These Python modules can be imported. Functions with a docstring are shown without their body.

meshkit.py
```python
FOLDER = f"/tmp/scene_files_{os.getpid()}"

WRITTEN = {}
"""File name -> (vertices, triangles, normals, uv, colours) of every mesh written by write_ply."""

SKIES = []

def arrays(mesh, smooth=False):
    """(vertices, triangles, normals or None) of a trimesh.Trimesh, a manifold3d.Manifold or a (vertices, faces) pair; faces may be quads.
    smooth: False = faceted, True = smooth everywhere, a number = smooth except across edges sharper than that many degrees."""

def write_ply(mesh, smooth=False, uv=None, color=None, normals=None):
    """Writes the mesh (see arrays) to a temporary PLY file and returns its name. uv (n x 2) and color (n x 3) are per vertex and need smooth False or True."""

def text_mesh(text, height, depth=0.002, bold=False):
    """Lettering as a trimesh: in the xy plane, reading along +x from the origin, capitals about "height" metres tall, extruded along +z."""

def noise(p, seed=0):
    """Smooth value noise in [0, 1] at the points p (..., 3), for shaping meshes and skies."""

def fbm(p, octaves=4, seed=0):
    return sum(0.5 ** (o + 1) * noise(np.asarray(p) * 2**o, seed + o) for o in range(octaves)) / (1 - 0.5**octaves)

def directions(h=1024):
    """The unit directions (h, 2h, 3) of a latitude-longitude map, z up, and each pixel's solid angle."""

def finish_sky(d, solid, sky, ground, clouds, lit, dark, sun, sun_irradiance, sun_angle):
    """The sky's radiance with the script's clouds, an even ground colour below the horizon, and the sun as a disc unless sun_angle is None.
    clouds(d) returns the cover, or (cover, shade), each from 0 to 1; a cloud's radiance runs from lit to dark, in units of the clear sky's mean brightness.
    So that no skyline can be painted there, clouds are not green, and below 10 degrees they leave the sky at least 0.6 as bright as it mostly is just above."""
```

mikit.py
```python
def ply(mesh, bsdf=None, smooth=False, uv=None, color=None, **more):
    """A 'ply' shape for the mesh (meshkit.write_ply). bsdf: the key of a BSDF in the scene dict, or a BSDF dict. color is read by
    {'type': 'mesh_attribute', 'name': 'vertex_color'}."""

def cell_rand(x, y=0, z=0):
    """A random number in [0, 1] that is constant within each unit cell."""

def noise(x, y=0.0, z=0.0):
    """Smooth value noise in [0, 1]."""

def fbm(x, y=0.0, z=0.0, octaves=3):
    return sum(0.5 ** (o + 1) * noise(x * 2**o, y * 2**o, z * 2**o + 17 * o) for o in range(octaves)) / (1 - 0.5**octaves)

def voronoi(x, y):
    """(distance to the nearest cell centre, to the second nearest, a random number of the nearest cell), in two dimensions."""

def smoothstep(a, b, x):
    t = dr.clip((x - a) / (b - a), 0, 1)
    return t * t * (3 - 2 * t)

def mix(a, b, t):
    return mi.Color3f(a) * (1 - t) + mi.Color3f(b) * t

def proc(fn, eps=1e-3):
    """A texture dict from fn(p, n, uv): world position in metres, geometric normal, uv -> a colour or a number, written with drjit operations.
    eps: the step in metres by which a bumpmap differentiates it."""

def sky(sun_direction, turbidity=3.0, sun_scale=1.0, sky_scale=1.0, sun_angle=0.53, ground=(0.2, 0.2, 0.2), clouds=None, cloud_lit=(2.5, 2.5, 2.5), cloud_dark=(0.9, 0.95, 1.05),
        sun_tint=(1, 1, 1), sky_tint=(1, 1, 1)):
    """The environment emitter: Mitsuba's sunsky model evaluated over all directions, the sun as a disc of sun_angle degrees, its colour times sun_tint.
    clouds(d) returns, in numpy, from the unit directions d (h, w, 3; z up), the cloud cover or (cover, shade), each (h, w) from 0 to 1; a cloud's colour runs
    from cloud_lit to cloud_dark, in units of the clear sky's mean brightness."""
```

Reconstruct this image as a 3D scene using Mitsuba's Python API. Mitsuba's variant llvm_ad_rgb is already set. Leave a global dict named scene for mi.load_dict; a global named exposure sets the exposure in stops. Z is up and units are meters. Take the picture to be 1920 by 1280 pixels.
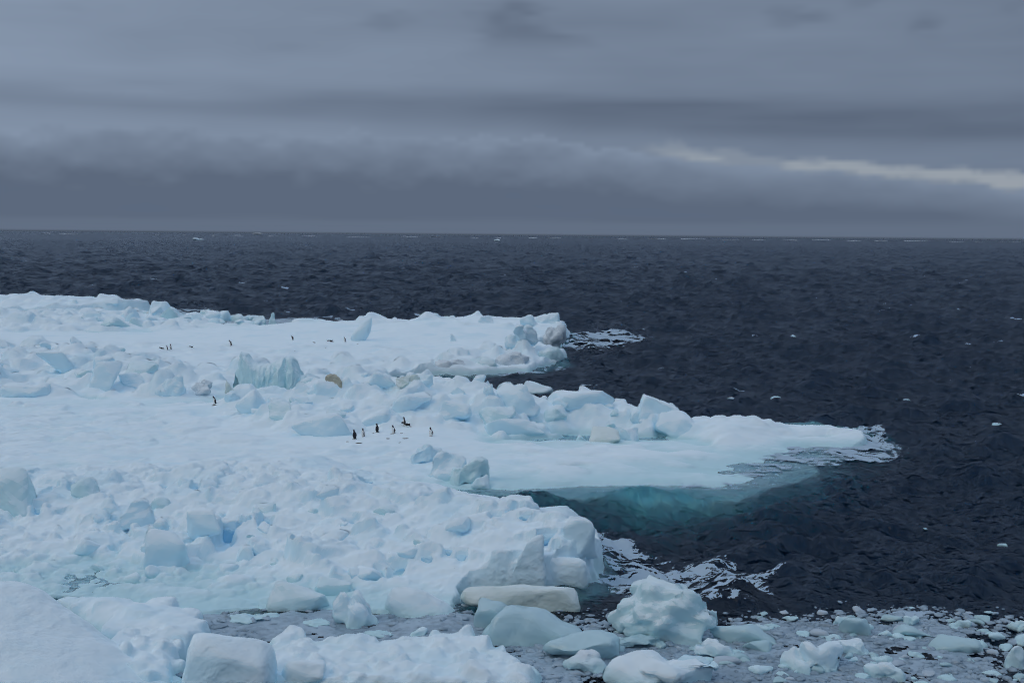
import math
import numpy as np
import trimesh
import shapely
from shapely.ops import unary_union
import manifold3d as m3
import drjit as dr
import mitsuba as mi
import mikit
import meshkit
from scipy.interpolate import RBFInterpolator
from scipy.spatial import cKDTree
from scipy.ndimage import gaussian_filter, map_coordinates, distance_transform_edt

scene, labels = {}, {}
T = mi.ScalarTransform4f

# ------------------------------------------------------------------ camera
F = 2667.0                         # focal length in photograph pixels (1920 wide)
EYE = np.array([0.0, 0.0, 15.5])
PITCH, ROLL = math.radians(-4.27), math.radians(0.507)
fwd = np.array([0, math.cos(PITCH), math.sin(PITCH)])
up0 = np.array([0, -math.sin(PITCH), math.cos(PITCH)])
right = np.array([math.cos(ROLL), 0, 0]) + math.sin(ROLL) * up0
up = math.cos(ROLL) * up0 - math.sin(ROLL) * np.array([1.0, 0, 0])
scene['camera'] = {'type': 'perspective', 'fov': math.degrees(2 * math.atan(960 / F)), 'fov_axis': 'x',
                   'near_clip': 1.0, 'far_clip': 60000.0,
                   'to_world': T().look_at(origin=EYE.tolist(), target=(EYE + fwd).tolist(), up=up.tolist())}
exposure = 2.68


# ------------------------------------------------------------------ sky: a closed overcast in layers
def clouds(d):
    az = np.degrees(np.arctan2(d[..., 0], d[..., 1]))
    el = np.degrees(np.arcsin(np.clip(d[..., 2], -1, 1)))
    n = lambda sx, sy, o, s: meshkit.fbm(np.stack([d[..., 0] * sx, d[..., 1] * sx, d[..., 2] * sy], -1), o, s)
    big = n(5, 14, 4, 1)
    streak = n(4, 55, 4, 2)
    puff = n(55, 85, 4, 3)
    fine = n(24, 70, 4, 4)
    ss = lambda a, b, x: (lambda t: t * t * (3 - 2 * t))(np.clip((x - a) / (b - a), 0, 1))
    # general brightening towards the zenith as under any overcast
    side = 0.13 * np.tanh((az + 3) / 13) * (1 - ss(60, 150, np.abs(az))) * (1 - ss(15, 45, el))
    shade = 0.625 + side - 0.52 * ss(16, 56, el) + 0.16 * (big - 0.5) + 0.16 * (streak - 0.5) + .05 * (fine - .5)
    # darker belt above the bank
    shade = shade + 0.17 * np.exp(-((el - 4.75 + 0.02 * az - (streak - .5) * 1.3) / 0.62) ** 2)
    shade = shade + 0.16 * ss(.54, .70, n(11, 34, 4, 7)) * ss(6.5, 8.5, el) * (1 - ss(20, 40, el))
    # the bank: ragged bright top, darkening down to its base
    top = np.interp(az, [-60, -14, 2, 5, 8, 13.5, 18.5, 26, 40, 60], [3.0, 3.95, 3.72, 3.35, 2.92, 2.50, 1.98, 1.6, 2.2, 2.6]) + 1.2 * (puff - 0.5) * (1 - .65 * ss(2, 9, az)) + .15 * (fine - .5)
    inbank = ss(-0.04, 0.06, top - el)
    depth = np.clip((top - el) / 2.9, 0, 1)
    bank = 0.675 + .255 * ss(0.0, .85, depth) - 0.10 * np.exp(-(depth / .12) ** 2) + .06 * ss(0, 15, az) + .10 * (fine - .5) + .06 * (streak - .5)
    # brighter clear slot of sky between bank and upper deck, on the right
    gap_top = top + 0.52 * ss(3.5, 7, az) * (1 - .2 * ss(16, 30, az)) + .40 * (streak - .5) + .2 * (puff - .5)
    gap = ss(-.10, .14, el - top) * ss(-0.10, .16, gap_top - el) * ss(3.8, 7.0, az) * (1 - ss(24, 34, az)) * (1 - .6 * ss(.52, .64, n(26, 50, 2, 9)))
    shade = shade * (1 - inbank) + bank * inbank
    shade = shade * (1 - gap) + 0.60 * gap
    # pale strip between the bank's base and the horizon
    low = 1 - ss(0.40, 0.85, el + .35 * (streak - .5) - .006 * az)
    shade = shade * (1 - low) + 0.86 * low
    cover = 1.0 - .15 * gap
    return cover, shade


scene['sky'] = mikit.sky((-0.55, -0.45, 0.62), turbidity=3, sun_scale=0.05, sky_scale=0.75, sun_angle=35, clouds=clouds, sky_tint=(1.5, 1.02, .66),
                         cloud_lit=(1.06, 1.34, 1.76), cloud_dark=(.212, .285, .43), ground=(0.05, 0.06, 0.07))


# ------------------------------------------------------------------ materials
def bs(key, d):
    scene[key] = d


def snow_color(a, b, c, wet=(.54, .765, .815), scale=1.0):
    """a: packed snow, b: bare bluish ice on steep faces and in worn spots, c: slightly grey wet snow."""
    def fn(p, n, uv):
        f1 = mikit.fbm(p.x * .35 * scale, p.y * .35 * scale, p.z * .5 * scale, 3)
        f2 = mikit.fbm(p.x * 1.9 * scale + 7, p.y * 1.9 * scale, p.z * 2.2 * scale, 3)
        bare = mikit.smoothstep(.72, .06, n.z + (f2 - .5) * .5)
        worn = mikit.smoothstep(.52, .74, f1) * .5
        col = mikit.mix(a, c, mikit.smoothstep(.42, .75, f2) * .7)
        col = mikit.mix(col, b, dr.minimum(bare + worn, 1.0))
        # soaked by the swell just above the waterline
        return mikit.mix(wet, col, mikit.smoothstep(.06, .58, p.z + (f2 - .5) * .25 + (f1 - .5) * .3))
    return fn


def grain(amp1, amp2):
    def fn(p, n, uv):
        return amp1 * mikit.fbm(p.x * 3.1, p.y * 3.1, p.z * 3.1, 3) + amp2 * mikit.fbm(p.x * 11, p.y * 11, p.z * 11, 2)
    return fn


def ice_bsdf(col, rough=.6, spec=.25, bump=(.10, .02)):
    inner = {'type': 'principled', 'base_color': col, 'roughness': rough, 'specular': spec}
    return {'type': 'twosided', 'b': {'type': 'bumpmap', 'a': mikit.proc(grain(*bump), eps=.02), 'scale': 1.0, 'b': inner}}


bs('snow_ice', ice_bsdf(mikit.proc(snow_color((.81, .92, .965), (.63, .835, .925), (.76, .90, .955)))))
bs('teal_ice', ice_bsdf(mikit.proc(snow_color((.76, .895, .94), (.54, .765, .82), (.68, .86, .90))), .35, .4))
bs('glass_ice', ice_bsdf(mikit.proc(snow_color((.50, .69, .75), (.40, .60, .66), (.46, .65, .70), (.42, .61, .65))), .22, .5, (.05, .01)))
bs('stained_ice', ice_bsdf(mikit.proc(snow_color((.74, .84, .84), (.60, .71, .68), (.68, .78, .76), (.56, .68, .65))), .4, .4))
bs('brown_ice', ice_bsdf(mikit.proc(snow_color((.55, .53, .42), (.33, .32, .24), (.45, .44, .35), (.4, .4, .3))), .4, .4))
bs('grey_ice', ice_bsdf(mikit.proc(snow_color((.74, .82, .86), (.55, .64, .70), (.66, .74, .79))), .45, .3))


def slush_col(p, n, uv):
    f = mikit.fbm(p.x * .8, p.y * .8, 3.3, 3)
    g = mikit.fbm(p.x * 5.0, p.y * 5.0, 1.0, 3)
    c = mikit.mix((.18, .26, .325), (.42, .535, .625), mikit.smoothstep(.30, .70, g * .45 + f * .55))
    return mikit.mix(c, (.31, .41, .49), .4)


bs('slush', {'type': 'twosided', 'b': {'type': 'bumpmap', 'a': mikit.proc(grain(.07, .015), eps=.02), 'scale': 1.0,
             'b': {'type': 'principled', 'base_color': mikit.proc(slush_col), 'roughness': .35, 'specular': .5}}})
bs('blue_ice', ice_bsdf(mikit.proc(snow_color((.58, .80, .90), (.36, .64, .82), (.48, .73, .87))), .4, .35))
bs('wet_ice', ice_bsdf(mikit.proc(snow_color((.60, .80, .85), (.47, .71, .77), (.54, .76, .81))), .25, .5, (.05, .02)))
bs('brash', {'type': 'twosided', 'b': {'type': 'principled', 'base_color': {'type': 'rgb', 'value': [.47, .56, .63]}, 'roughness': .45, 'specular': .4}})
bs('foam', {'type': 'twosided', 'b': {'type': 'diffuse', 'reflectance': {'type': 'rgb', 'value': [.46, .585, .69]}}})
bs('penguin_feathers', {'type': 'twosided', 'b': {'type': 'principled', 'base_color': {'type': 'mesh_attribute', 'name': 'vertex_color'}, 'roughness': .55, 'specular': .3}})
bs('penguin_bill', {'type': 'principled', 'base_color': {'type': 'rgb', 'value': [.06, .035, .03]}, 'roughness': .4})
bs('penguin_foot', {'type': 'principled', 'base_color': {'type': 'rgb', 'value': [.40, .25, .20]}, 'roughness': .6})
bs('far_ice', {'type': 'principled', 'base_color': {'type': 'rgb', 'value': [.58, .64, .70]}, 'roughness': .6})
bs('guano', {'type': 'principled', 'base_color': {'type': 'rgb', 'value': [.16, .15, .13]}, 'roughness': .8})


def ripple(p, n, uv):
    w = mikit.fbm(p.x * .9 + 5, p.y * .9, 0, 2)
    return .17 * mikit.fbm(p.x * 1.7 + w, p.y * 2.6 + w, 0, 2) + .045 * mikit.fbm(p.x * 6 + 2 * w, p.y * 8.5, 0, 2)


WATER_MEDIUM = {'type': 'homogeneous', 'sigma_t': {'type': 'rgb', 'value': [.38, .15, .145]}, 'albedo': {'type': 'rgb', 'value': [.02, .11, .24]}}
bs('water', {'type': 'bumpmap', 'a': mikit.proc(ripple, eps=.03), 'scale': 1.0,
             'b': {'type': 'roughdielectric', 'alpha': .045, 'int_ior': 1.333, 'ext_ior': 1.0, 'specular_reflectance': {'type': 'rgb', 'value': [.78, .84, .92]}}})


# ------------------------------------------------------------------ helpers
def add(key, mesh, bsdf, label=None, cat=None, group=None, kind=None, smooth=True, **more):
    k, i = key, 0
    while k in scene:
        i += 1
        k = f'{key}_{i:03d}'
    scene[k] = mikit.ply(mesh, bsdf, smooth=smooth, **more)
    d = {a: b for a, b in (('label', label), ('category', cat), ('group', group), ('kind', kind)) if b}
    if d:
        labels[k] = d
    return k


def G(px, py, z=0.0):
    """Where the line of sight through a photograph pixel meets the height z (for surveying the layout)."""
    d = fwd + (px - 960) / F * right - (py - 640) / F * up
    t = (z - EYE[2]) / d[2]
    return (EYE + t * d)[:2]


def dist(px, py, z=0.0):
    return G(px, py, z)[1]


def poly(pts):
    return shapely.Polygon([G(*p) for p in pts]).buffer(0)


def sdist(pg, X, Y):
    """Signed distance to a polygon, positive inside."""
    p = shapely.points(X.ravel(), Y.ravel())
    d = shapely.distance(pg.boundary, p)
    return np.where(shapely.contains_xy(pg, X.ravel(), Y.ravel()), d, -d).reshape(X.shape)


def sstep(a, b, x):
    t = np.clip((x - a) / (b - a), 0, 1)
    return t * t * (3 - 2 * t)


def nz(X, Y, s, o=3, seed=0, z=0.0):
    return meshkit.fbm(np.stack([X * s, Y * s, np.zeros_like(X) + z], -1), o, seed)


class Field:
    """A height field over a regular grid, later turned into a lumpy mesh."""

    def __init__(self, x0, x1, dx, y0, y1, dy):
        self.x0, self.y0, self.dx, self.dy = x0, y0, dx, dy
        self.X, self.Y = np.meshgrid(np.arange(x0, x1, dx), np.arange(y0, y1, dy))
        self.H = np.full(self.X.shape, -3.0)

    def control(self, pts, world=(), smoothing=.02):
        P = np.array([[*G(*p), p[2]] for p in pts] + [list(w) for w in world])
        r = RBFInterpolator(P[:, :2], P[:, 2], kernel='linear', smoothing=smoothing)
        s = 4
        xs, ys = self.X[::s, ::s], self.Y[::s, ::s]
        c = r(np.c_[xs.ravel(), ys.ravel()]).reshape(xs.shape)
        ii, jj = np.indices(self.X.shape) / s
        self.H = map_coordinates(c, [np.minimum(ii, c.shape[0] - 1), np.minimum(jj, c.shape[1] - 1)], order=1, mode='nearest')

    def clip(self, pg, steep=4.0, warp=.6, wl=.35, seed=0):
        wx = (nz(self.X, self.Y, wl, 3, seed + 1) - .5) * 2 * warp
        wy = (nz(self.X, self.Y, wl, 3, seed + 2) - .5) * 2 * warp
        sd = sdist(pg, self.X + wx, self.Y + wy)
        cap = np.where(sd > 0, steep * sd, 1.6 * sd) - .12
        k = .25
        h = np.clip(.5 + .5 * (cap - self.H) / k, 0, 1)
        self.H = cap * (1 - h) + self.H * h - k * h * (1 - h)

    def blocks(self, n, pg, size, rise, seed, tilt=.35, sink=.0, steep=1.6, zmax=9):
        """Pile up tilted, round-cornered slabs inside a polygon."""
        g = np.random.default_rng(seed)
        bx0, by0, bx1, by1 = pg.bounds
        done = tries = 0
        while done < n and tries < n * 40:
            tries += 1
            x, y = g.uniform(bx0, bx1), g.uniform(by0, by1)
            if not shapely.contains_xy(pg, x, y):
                continue
            done += 1
            a = size[0] * (size[1] / size[0]) ** g.random()
            b = a * g.uniform(.5, .95)
            th = g.uniform(0, math.pi)
            r = 1.5 * a
            j0, j1 = int((x - r - self.x0) / self.dx), int((x + r - self.x0) / self.dx) + 1
            i0, i1 = int((y - r - self.y0) / self.dy), int((y + r - self.y0) / self.dy) + 1
            if j0 < 0 or i0 < 0 or j1 > self.X.shape[1] or i1 > self.X.shape[0]:
                continue
            X, Y, H = self.X[i0:i1, j0:j1] - x, self.Y[i0:i1, j0:j1] - y, self.H[i0:i1, j0:j1]
            base = H[H.shape[0] // 2, H.shape[1] // 2]
            if base < -.3:
                continue
            u, v = X * math.cos(th) + Y * math.sin(th), -X * math.sin(th) + Y * math.cos(th)
            pw = g.uniform(2.5, 5)
            q = (np.abs(u / a) ** pw + np.abs(v / b) ** pw) ** (1 / pw)
            t1, t2 = g.normal(0, tilt, 2)
            topz = base + g.uniform(*rise) * a - sink + np.clip(t1 * u + t2 * v, -.6 * a, .6 * a)
            topz = np.minimum(topz, zmax)
            h = topz - .10 * a * q ** 2 - np.maximum(0, q - .88) ** 1.2 * a * steep * 3.2
            k = .10 * a
            w = np.clip(.5 + .5 * (h - H) / k, 0, 1)
            self.H[i0:i1, j0:j1] = H * (1 - w) + h * w + k * w * (1 - w)

    def holes(self, pts, seed=0):
        """Deep narrow hollows: (px, py, z, width m, depth m)."""
        for k, (px, py, z, w, dep) in enumerate(pts):
            x, y = G(px, py, z)
            g = np.random.default_rng(seed + k)
            wob = (nz(self.X, self.Y, 1.4 / w, 2, seed + k) - .5) * w * 1.2
            r = np.hypot((self.X - x) / (w * g.uniform(.8, 1.5)), (self.Y - y) / (w * g.uniform(1.0, 2.0))) * w + wob
            self.H -= dep * sstep(w, w * .35, r)

    def rubble(self, pg, s, amp, seed, soft=1.0, tilt=.5, cover=.8):
        """Close-packed rounded lumps with creases between them, of size s, inside a polygon."""
        g = np.random.default_rng(seed)
        m = sstep(-soft, soft, sdist(pg, self.X + 1.5 * (nz(self.X, self.Y, .5, 2, seed) - .5), self.Y)) if pg is not None else np.ones_like(self.X)
        on = m > .01
        x, y = self.X[on], self.Y[on]
        lo, hi = [x.min() - s, y.min() - s], [x.max() + s, y.max() + s]
        n = int((hi[0] - lo[0]) * (hi[1] - lo[1]) / (s * s) * 1.1)
        pts = g.uniform(lo, hi, (n, 2))
        amps = np.where(g.random(n) < cover, g.uniform(.25, 1.0, n) ** 1.3, 0)
        tl = g.normal(0, tilt, (n, 2))
        size = g.uniform(.7, 1.5, n)
        wx = (nz(x, y, 1.3 / s, 2, seed + 4) - .5) * s * .5
        wy = (nz(x, y, 1.3 / s, 2, seed + 5) - .5) * s * .5
        P = np.c_[x + wx, y + wy]
        dd, ii = cKDTree(pts).query(P, k=3)
        best = np.zeros(len(x))
        for k in range(3):
            c = ii[:, k]
            u = dd[:, k] / (s * .72 * size[c])
            off = P - pts[c]
            b = amps[c] * size[c] * amp * (np.clip(1 - u ** 3, 0, 1) ** .6) * (1 + np.clip((off * tl[c]).sum(1) / s, -.7, .7))
            best = np.maximum(best, b)
        self.H[on] += (best - .35 * amp) * m[on]

    def caves(self, pts, seed=0):
        """Hollows that open towards the front: (px, py, z, width m, depth m)."""
        for k, (px, py, z, w, dep) in enumerate(pts):
            x, y = G(px, py, z)
            g = np.random.default_rng(seed + k)
            wob = (nz(self.X, self.Y, 1.6 / w, 3, seed + k) - .5) * w * 1.1
            u = np.abs(self.X - x + wob)
            v = self.Y - y + wob * .5
            L = 2.6 * dep
            floor = self.at(x, y) + .05 - .12 * (v / L) * dep
            inside = sstep(w * .62, w * .38, u) * sstep(.16, .02, v) * sstep(-L, -L * .55, v)
            target = np.minimum(self.H, self.at(x, y) - dep * .85 - .15 * np.abs(v) / L)
            self.H = self.H * (1 - inside) + target * inside

    def soften(self, s):
        self.H = gaussian_filter(self.H, s)

    def sample(self, x, y):
        return map_coordinates(self.H, [(y - self.y0) / self.dy, (x - self.x0) / self.dx], order=1, mode='constant', cval=-9.0)

    def at(self, x, y):
        i, j = (y - self.y0) / self.dy, (x - self.x0) / self.dx
        if 0 <= i < self.X.shape[0] - 1 and 0 <= j < self.X.shape[1] - 1:
            return float(map_coordinates(self.H, [[i], [j]], order=1)[0])
        return -9.0

    def mesh(self, amp, wl, cut=-1.6, seed=5, fine=.0):
        V = np.stack([self.X, self.Y, self.H], -1)
        gy, gx = np.gradient(self.H, self.dy, self.dx)
        N = np.stack([-gx, -gy, np.ones_like(gx)], -1)
        N /= np.linalg.norm(N, axis=-1, keepdims=True)
        q = V / wl
        f = meshkit.fbm(q, 4, seed) - .5
        lump = np.abs(meshkit.fbm(q * .6 + 31, 3, seed + 3) - .5)
        D = amp * (1.2 * f + 1.1 * (lump - .12))
        rough = .35 + .65 * sstep(.05, .6, np.hypot(gx, gy))
        W = V + N * (D * rough)[..., None] * np.array([1, 1, 1.0])
        self.H = self.H + D * rough * N[..., 2]
        nr, nc = self.X.shape
        idx = np.arange(nr * nc).reshape(nr, nc)
        q = np.stack([idx[:-1, :-1], idx[:-1, 1:], idx[1:, 1:], idx[1:, :-1]], -1).reshape(-1, 4)
        W = W.reshape(-1, 3)
        q = q[W[q, 2].max(1) > cut]
        used, inv = np.unique(q, return_inverse=True)
        q = inv.reshape(q.shape)
        return W[used], np.vstack([q[:, [0, 1, 2]], q[:, [0, 2, 3]]])


FIELDS = []


def surf(x, y):
    return max([f.at(x, y) for f in FIELDS] + [0.0])


def hit(px, py, dmin=42, dmax=330):
    """First point of the ice or the water seen along a line of sight."""
    d = fwd + (px - 960) / F * right - (py - 640) / F * up
    d = d / d[1]
    t = dmin
    while t < dmax:
        p = EYE + t * d
        if p[2] <= surf(p[0], p[1]):
            return np.array([p[0], p[1], surf(p[0], p[1])])
        t += .12 if t < 100 else .3
    p = EYE + (-EYE[2] / d[2]) * d
    return np.array([p[0], p[1], 0.0])


# ------------------------------------------------------------------ the floes
# near floe: a pressure hummock that ends in a low cliff on the right
near = Field(-34, 10, .085, 50, 100, .11)
near_poly = poly([(-260, 1135, 0), (0, 1128, 0), (130, 1120, 0), (330, 1150, 0), (470, 1140, 0), (620, 1143, 0), (720, 1150, 0), (850, 1146, 0), (885, 1108, 0),
                  (960, 1112, 0), (1060, 1106, 0), (1108, 1092, 0), (1126, 1052, 0), (1122, 1010, 0), (1128, 985, 1.6), (1085, 948, 1.6), (1060, 932, 1.9), (930, 915, 1.5),
                  (800, 880, 1.0), (700, 840, 1.0), (500, 838, .8), (0, 850, .8), (-260, 850, .8)])
crest = [(-250, 885, 1.8), (-80, 882, 1.8), (0, 880, 1.8), (120, 878, 1.8), (250, 870, 1.9), (430, 858, 2.1), (520, 852, 2.3), (600, 850, 2.35), (720, 885, 2.0), (820, 905, 1.85),
         (930, 930, 1.95), (1060, 945, 2.4), (1115, 985, 2.25)]
near.control(crest + [(-250, 1060, .2), (0, 1050, .25), (150, 1050, .25), (0, 960, 1.1), (150, 960, 1.15), (300, 960, 1.25), (430, 960, 1.4), (430, 1070, .35), (300, 1060, .35), (620, 960, 1.75),
                      (620, 1050, .8), (650, 1105, .25), (800, 1000, 1.55), (800, 1090, .5), (950, 1000, 1.95), (950, 1060, 1.25), (930, 1098, .5), (1050, 1000, 2.15), (1050, 1060, 1.3), (1040, 1090, .9),
                      (1100, 1050, 1.3), (1120, 1000, 2.2), (-250, 1130, .1), (0, 1115, .15), (200, 1120, .15), (400, 1120, .15), (560, 1120, .15), (750, 1130, .2), (860, 1130, .2)],
             [[*(G(*c) + [0, 7 if c[0] < 700 else 3.0]), .35 if c[0] < 900 else .9] for c in crest])
near.rubble(poly([(-260, 1045, .3), (350, 1060, .3), (640, 1085, .3), (880, 1050, .3), (1000, 1000, 1.5), (880, 950, 1.8), (620, 905, 1.8), (430, 885, 1.9), (-260, 900, 1.8)]), 1.9, .42, 110)
near.blocks(26, poly([(-260, 1040, .3), (620, 1070, .3), (900, 1040, .3), (1080, 1000, 1.8), (900, 945, 1.8), (600, 900, 1.8), (-260, 900, 1.8)]), (.9, 2.0), (.05, .22), 11, .22)
near.blocks(90, poly([(-260, 1050, .3), (350, 1075, .3), (620, 1095, .3), (880, 1070, .3), (880, 990, 1), (700, 930, 1.8), (560, 900, 1.8), (-260, 900, 1.8)]), (.35, .9), (.10, .36), 12, .38)
face = poly([(-260, 1105, .2), (350, 1110, .2), (640, 1120, .2), (860, 1095, .2), (960, 1020, 1.2), (900, 945, 1.9), (720, 898, 1.9), (600, 872, 2.2), (430, 866, 2.0), (-260, 885, 1.8)])
near.rubble(face, .95, .27, 111, 3.0, .28, .55)
near.rubble(face, .38, .13, 112, 3.5, .28, .5)
near.rubble(poly([(-260, 1130, .2), (860, 1130, .2), (1000, 1060, 1), (900, 940, 1.9), (560, 870, 2.1), (-260, 880, 1.8)]), .21, .06, 113, 1.5, .3, .45)
near.blocks(70, poly([(900, 1100, .2), (1110, 1080, .2), (1110, 1000, 1.8), (900, 950, 1.8)]), (.3, .9), (.03, .22), 14, .3)
near.rubble(poly([(880, 1105, .2), (1120, 1095, .2), (1120, 985, 2), (900, 935, 1.9), (760, 900, 1.9)]), 1.2, .22, 114, 1.0, .4, .8)
CAVES = ([(430, 985, 1.25, .75, 1.3), (505, 972, 1.35, .55, .9), (468, 968, 1.4, .35, .7), (372, 917, 1.7, .35, .6), (452, 898, 1.8, .5, .4), (318, 910, 1.6, .45, .5), (228, 968, 1.2, .8, .6),
            (70, 955, 1.2, .8, .6), (155, 918, 1.6, .9, .5), (310, 976, 1.2, .6, .5), (660, 970, 1.6, .6, .5), (612, 943, 1.8, .5, .4), (745, 1052, .9, .6, .6), (800, 1048, 1.0, .5, .6), (712, 1060, .8, .5, .5),
            (850, 944, 1.8, .6, .45), (1022, 1008, 1.9, .9, 1.0), (985, 982, 2.0, .7, .5), (990, 1066, 1.1, .8, .7), (655, 1084, .6, .7, .4), (365, 1055, .5, .6, .3), (590, 1003, 1.3, .5, .4), (690, 908, 1.9, .5, .35),
            (840, 1038, 1.1, .5, .5), (865, 1043, 1.1, .4, .5), (560, 1030, 1.0, .4, .4), (770, 985, 1.6, .5, .35), (930, 975, 2.0, .5, .4)])
near.caves(CAVES, 40)
near.soften(.55)
near.clip(near_poly, 5.0, .5, .5, 3)

# middle floe: flat snow, a ridge of snow-covered blocks, and a shelf awash on the seaward side
mid = Field(-68, 34, .17, 76, 152, .20)
ridge = [(440, 740, 1.5), (480, 733, 1.9), (570, 726, 2.0), (700, 712, 2.3), (820, 720, 2.4), (950, 732, 2.5), (1050, 748, 2.2), (1150, 750, 2.1), (1230, 768, 1.6), (1320, 787, 1.05), (1400, 790, 1.0),
         (1480, 790, 1.3), (1550, 792, 1.3), (1590, 802, .9), ]
mid.control(ridge + [(-300, 760, .5), (-300, 870, .6), (0, 760, .5), (0, 820, .55), (200, 780, .55), (200, 850, .6), (403, 757, .55), (430, 800, .6), (600, 822, .7), (700, 815, .8), (808, 820, .8), (900, 830, .5),
                     (760, 840, .7), (430, 775, .6), (560, 815, .75), (740, 800, .85), (900, 808, .6), (1000, 822, .85), (1100, 825, .8), (1200, 825, .8), (1320, 815, .75), (1430, 815, .7),
                     (920, 850, .55), (1000, 850, .58), (1100, 850, .56), (1200, 848, .54), (1300, 842, .50), (1400, 832, .50), (1450, 838, .2), (930, 890, .34), (1050, 890, .32), (1150, 885, .28), (1250, 875, .26), (1330, 866, .20), (1400, 856, .08), (1460, 850, -.02), (1050, 905, .14), (1150, 903, .12), (1200, 905, .08), (950, 912, .15), (1010, 925, -.1),
                     (1510, 848, -.30), (1470, 814, .6), (1520, 812, .7), (1560, 814, .5), (1250, 893, .18), (1300, 897, .18), (1340, 903, .16), (1400, 907, .08), (1445, 902, -.16), (1420, 880, -.12), (1320, 882, .05), (1080, 922, -.26), (1200, 925, -.28), (1350, 930, -.30), (1480, 890, -.18), (1560, 858, -.18), (930, 918, -.02), (1080, 940, -.26), (1250, 947, -.28), (1400, 938, -.28), (1540, 885, -.26), (1000, 836, .48), (1200, 838, .45), (1320, 830, .42), (1100, 838, .46),
                     (1080, 960, -1.2), (1250, 968, -1.2), (1420, 962, -1.3), (1540, 930, -1.4), (1650, 895, -1.5), (1720, 840, -2.5), (1640, 832, -.9), (1660, 812, -3.5), (1600, 790, -4), (1080, 985, -6), (1300, 990, -6), (1500, 965, -6), (1650, 910, -6), (1780, 860, -8), (1750, 800, -8), (1700, 780, -8), (1900, 860, -9), (1900, 950, -9), (1600, 1000, -9), (930, 945, -.6), (800, 900, .3), (-300, 950, .4), (400, 950, .3)],
            [[*(G(*c) + [0, 4.5]), .2 if c[0] < 800 else -2.2] for c in ridge] + [[*(G(*c) + [0, 9]), .1 if c[0] < 800 else -7.0] for c in ridge])
ridge_poly = poly([(430, 778, .6), (560, 822, .6), (740, 802, .8), (900, 812, .5), (1010, 826, .4), (1200, 828, .3), (1310, 815, .3), (1330, 792, .8), (1230, 765, 1.6), (1050, 742, 2.2), (950, 726, 2.5), (820, 712, 2.4), (700, 706, 2.3),
                   (560, 720, 2.0), (430, 736, 1.5)])
mid.blocks(60, ridge_poly, (.9, 2.2), (.08, .35), 21, .25)
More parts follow.
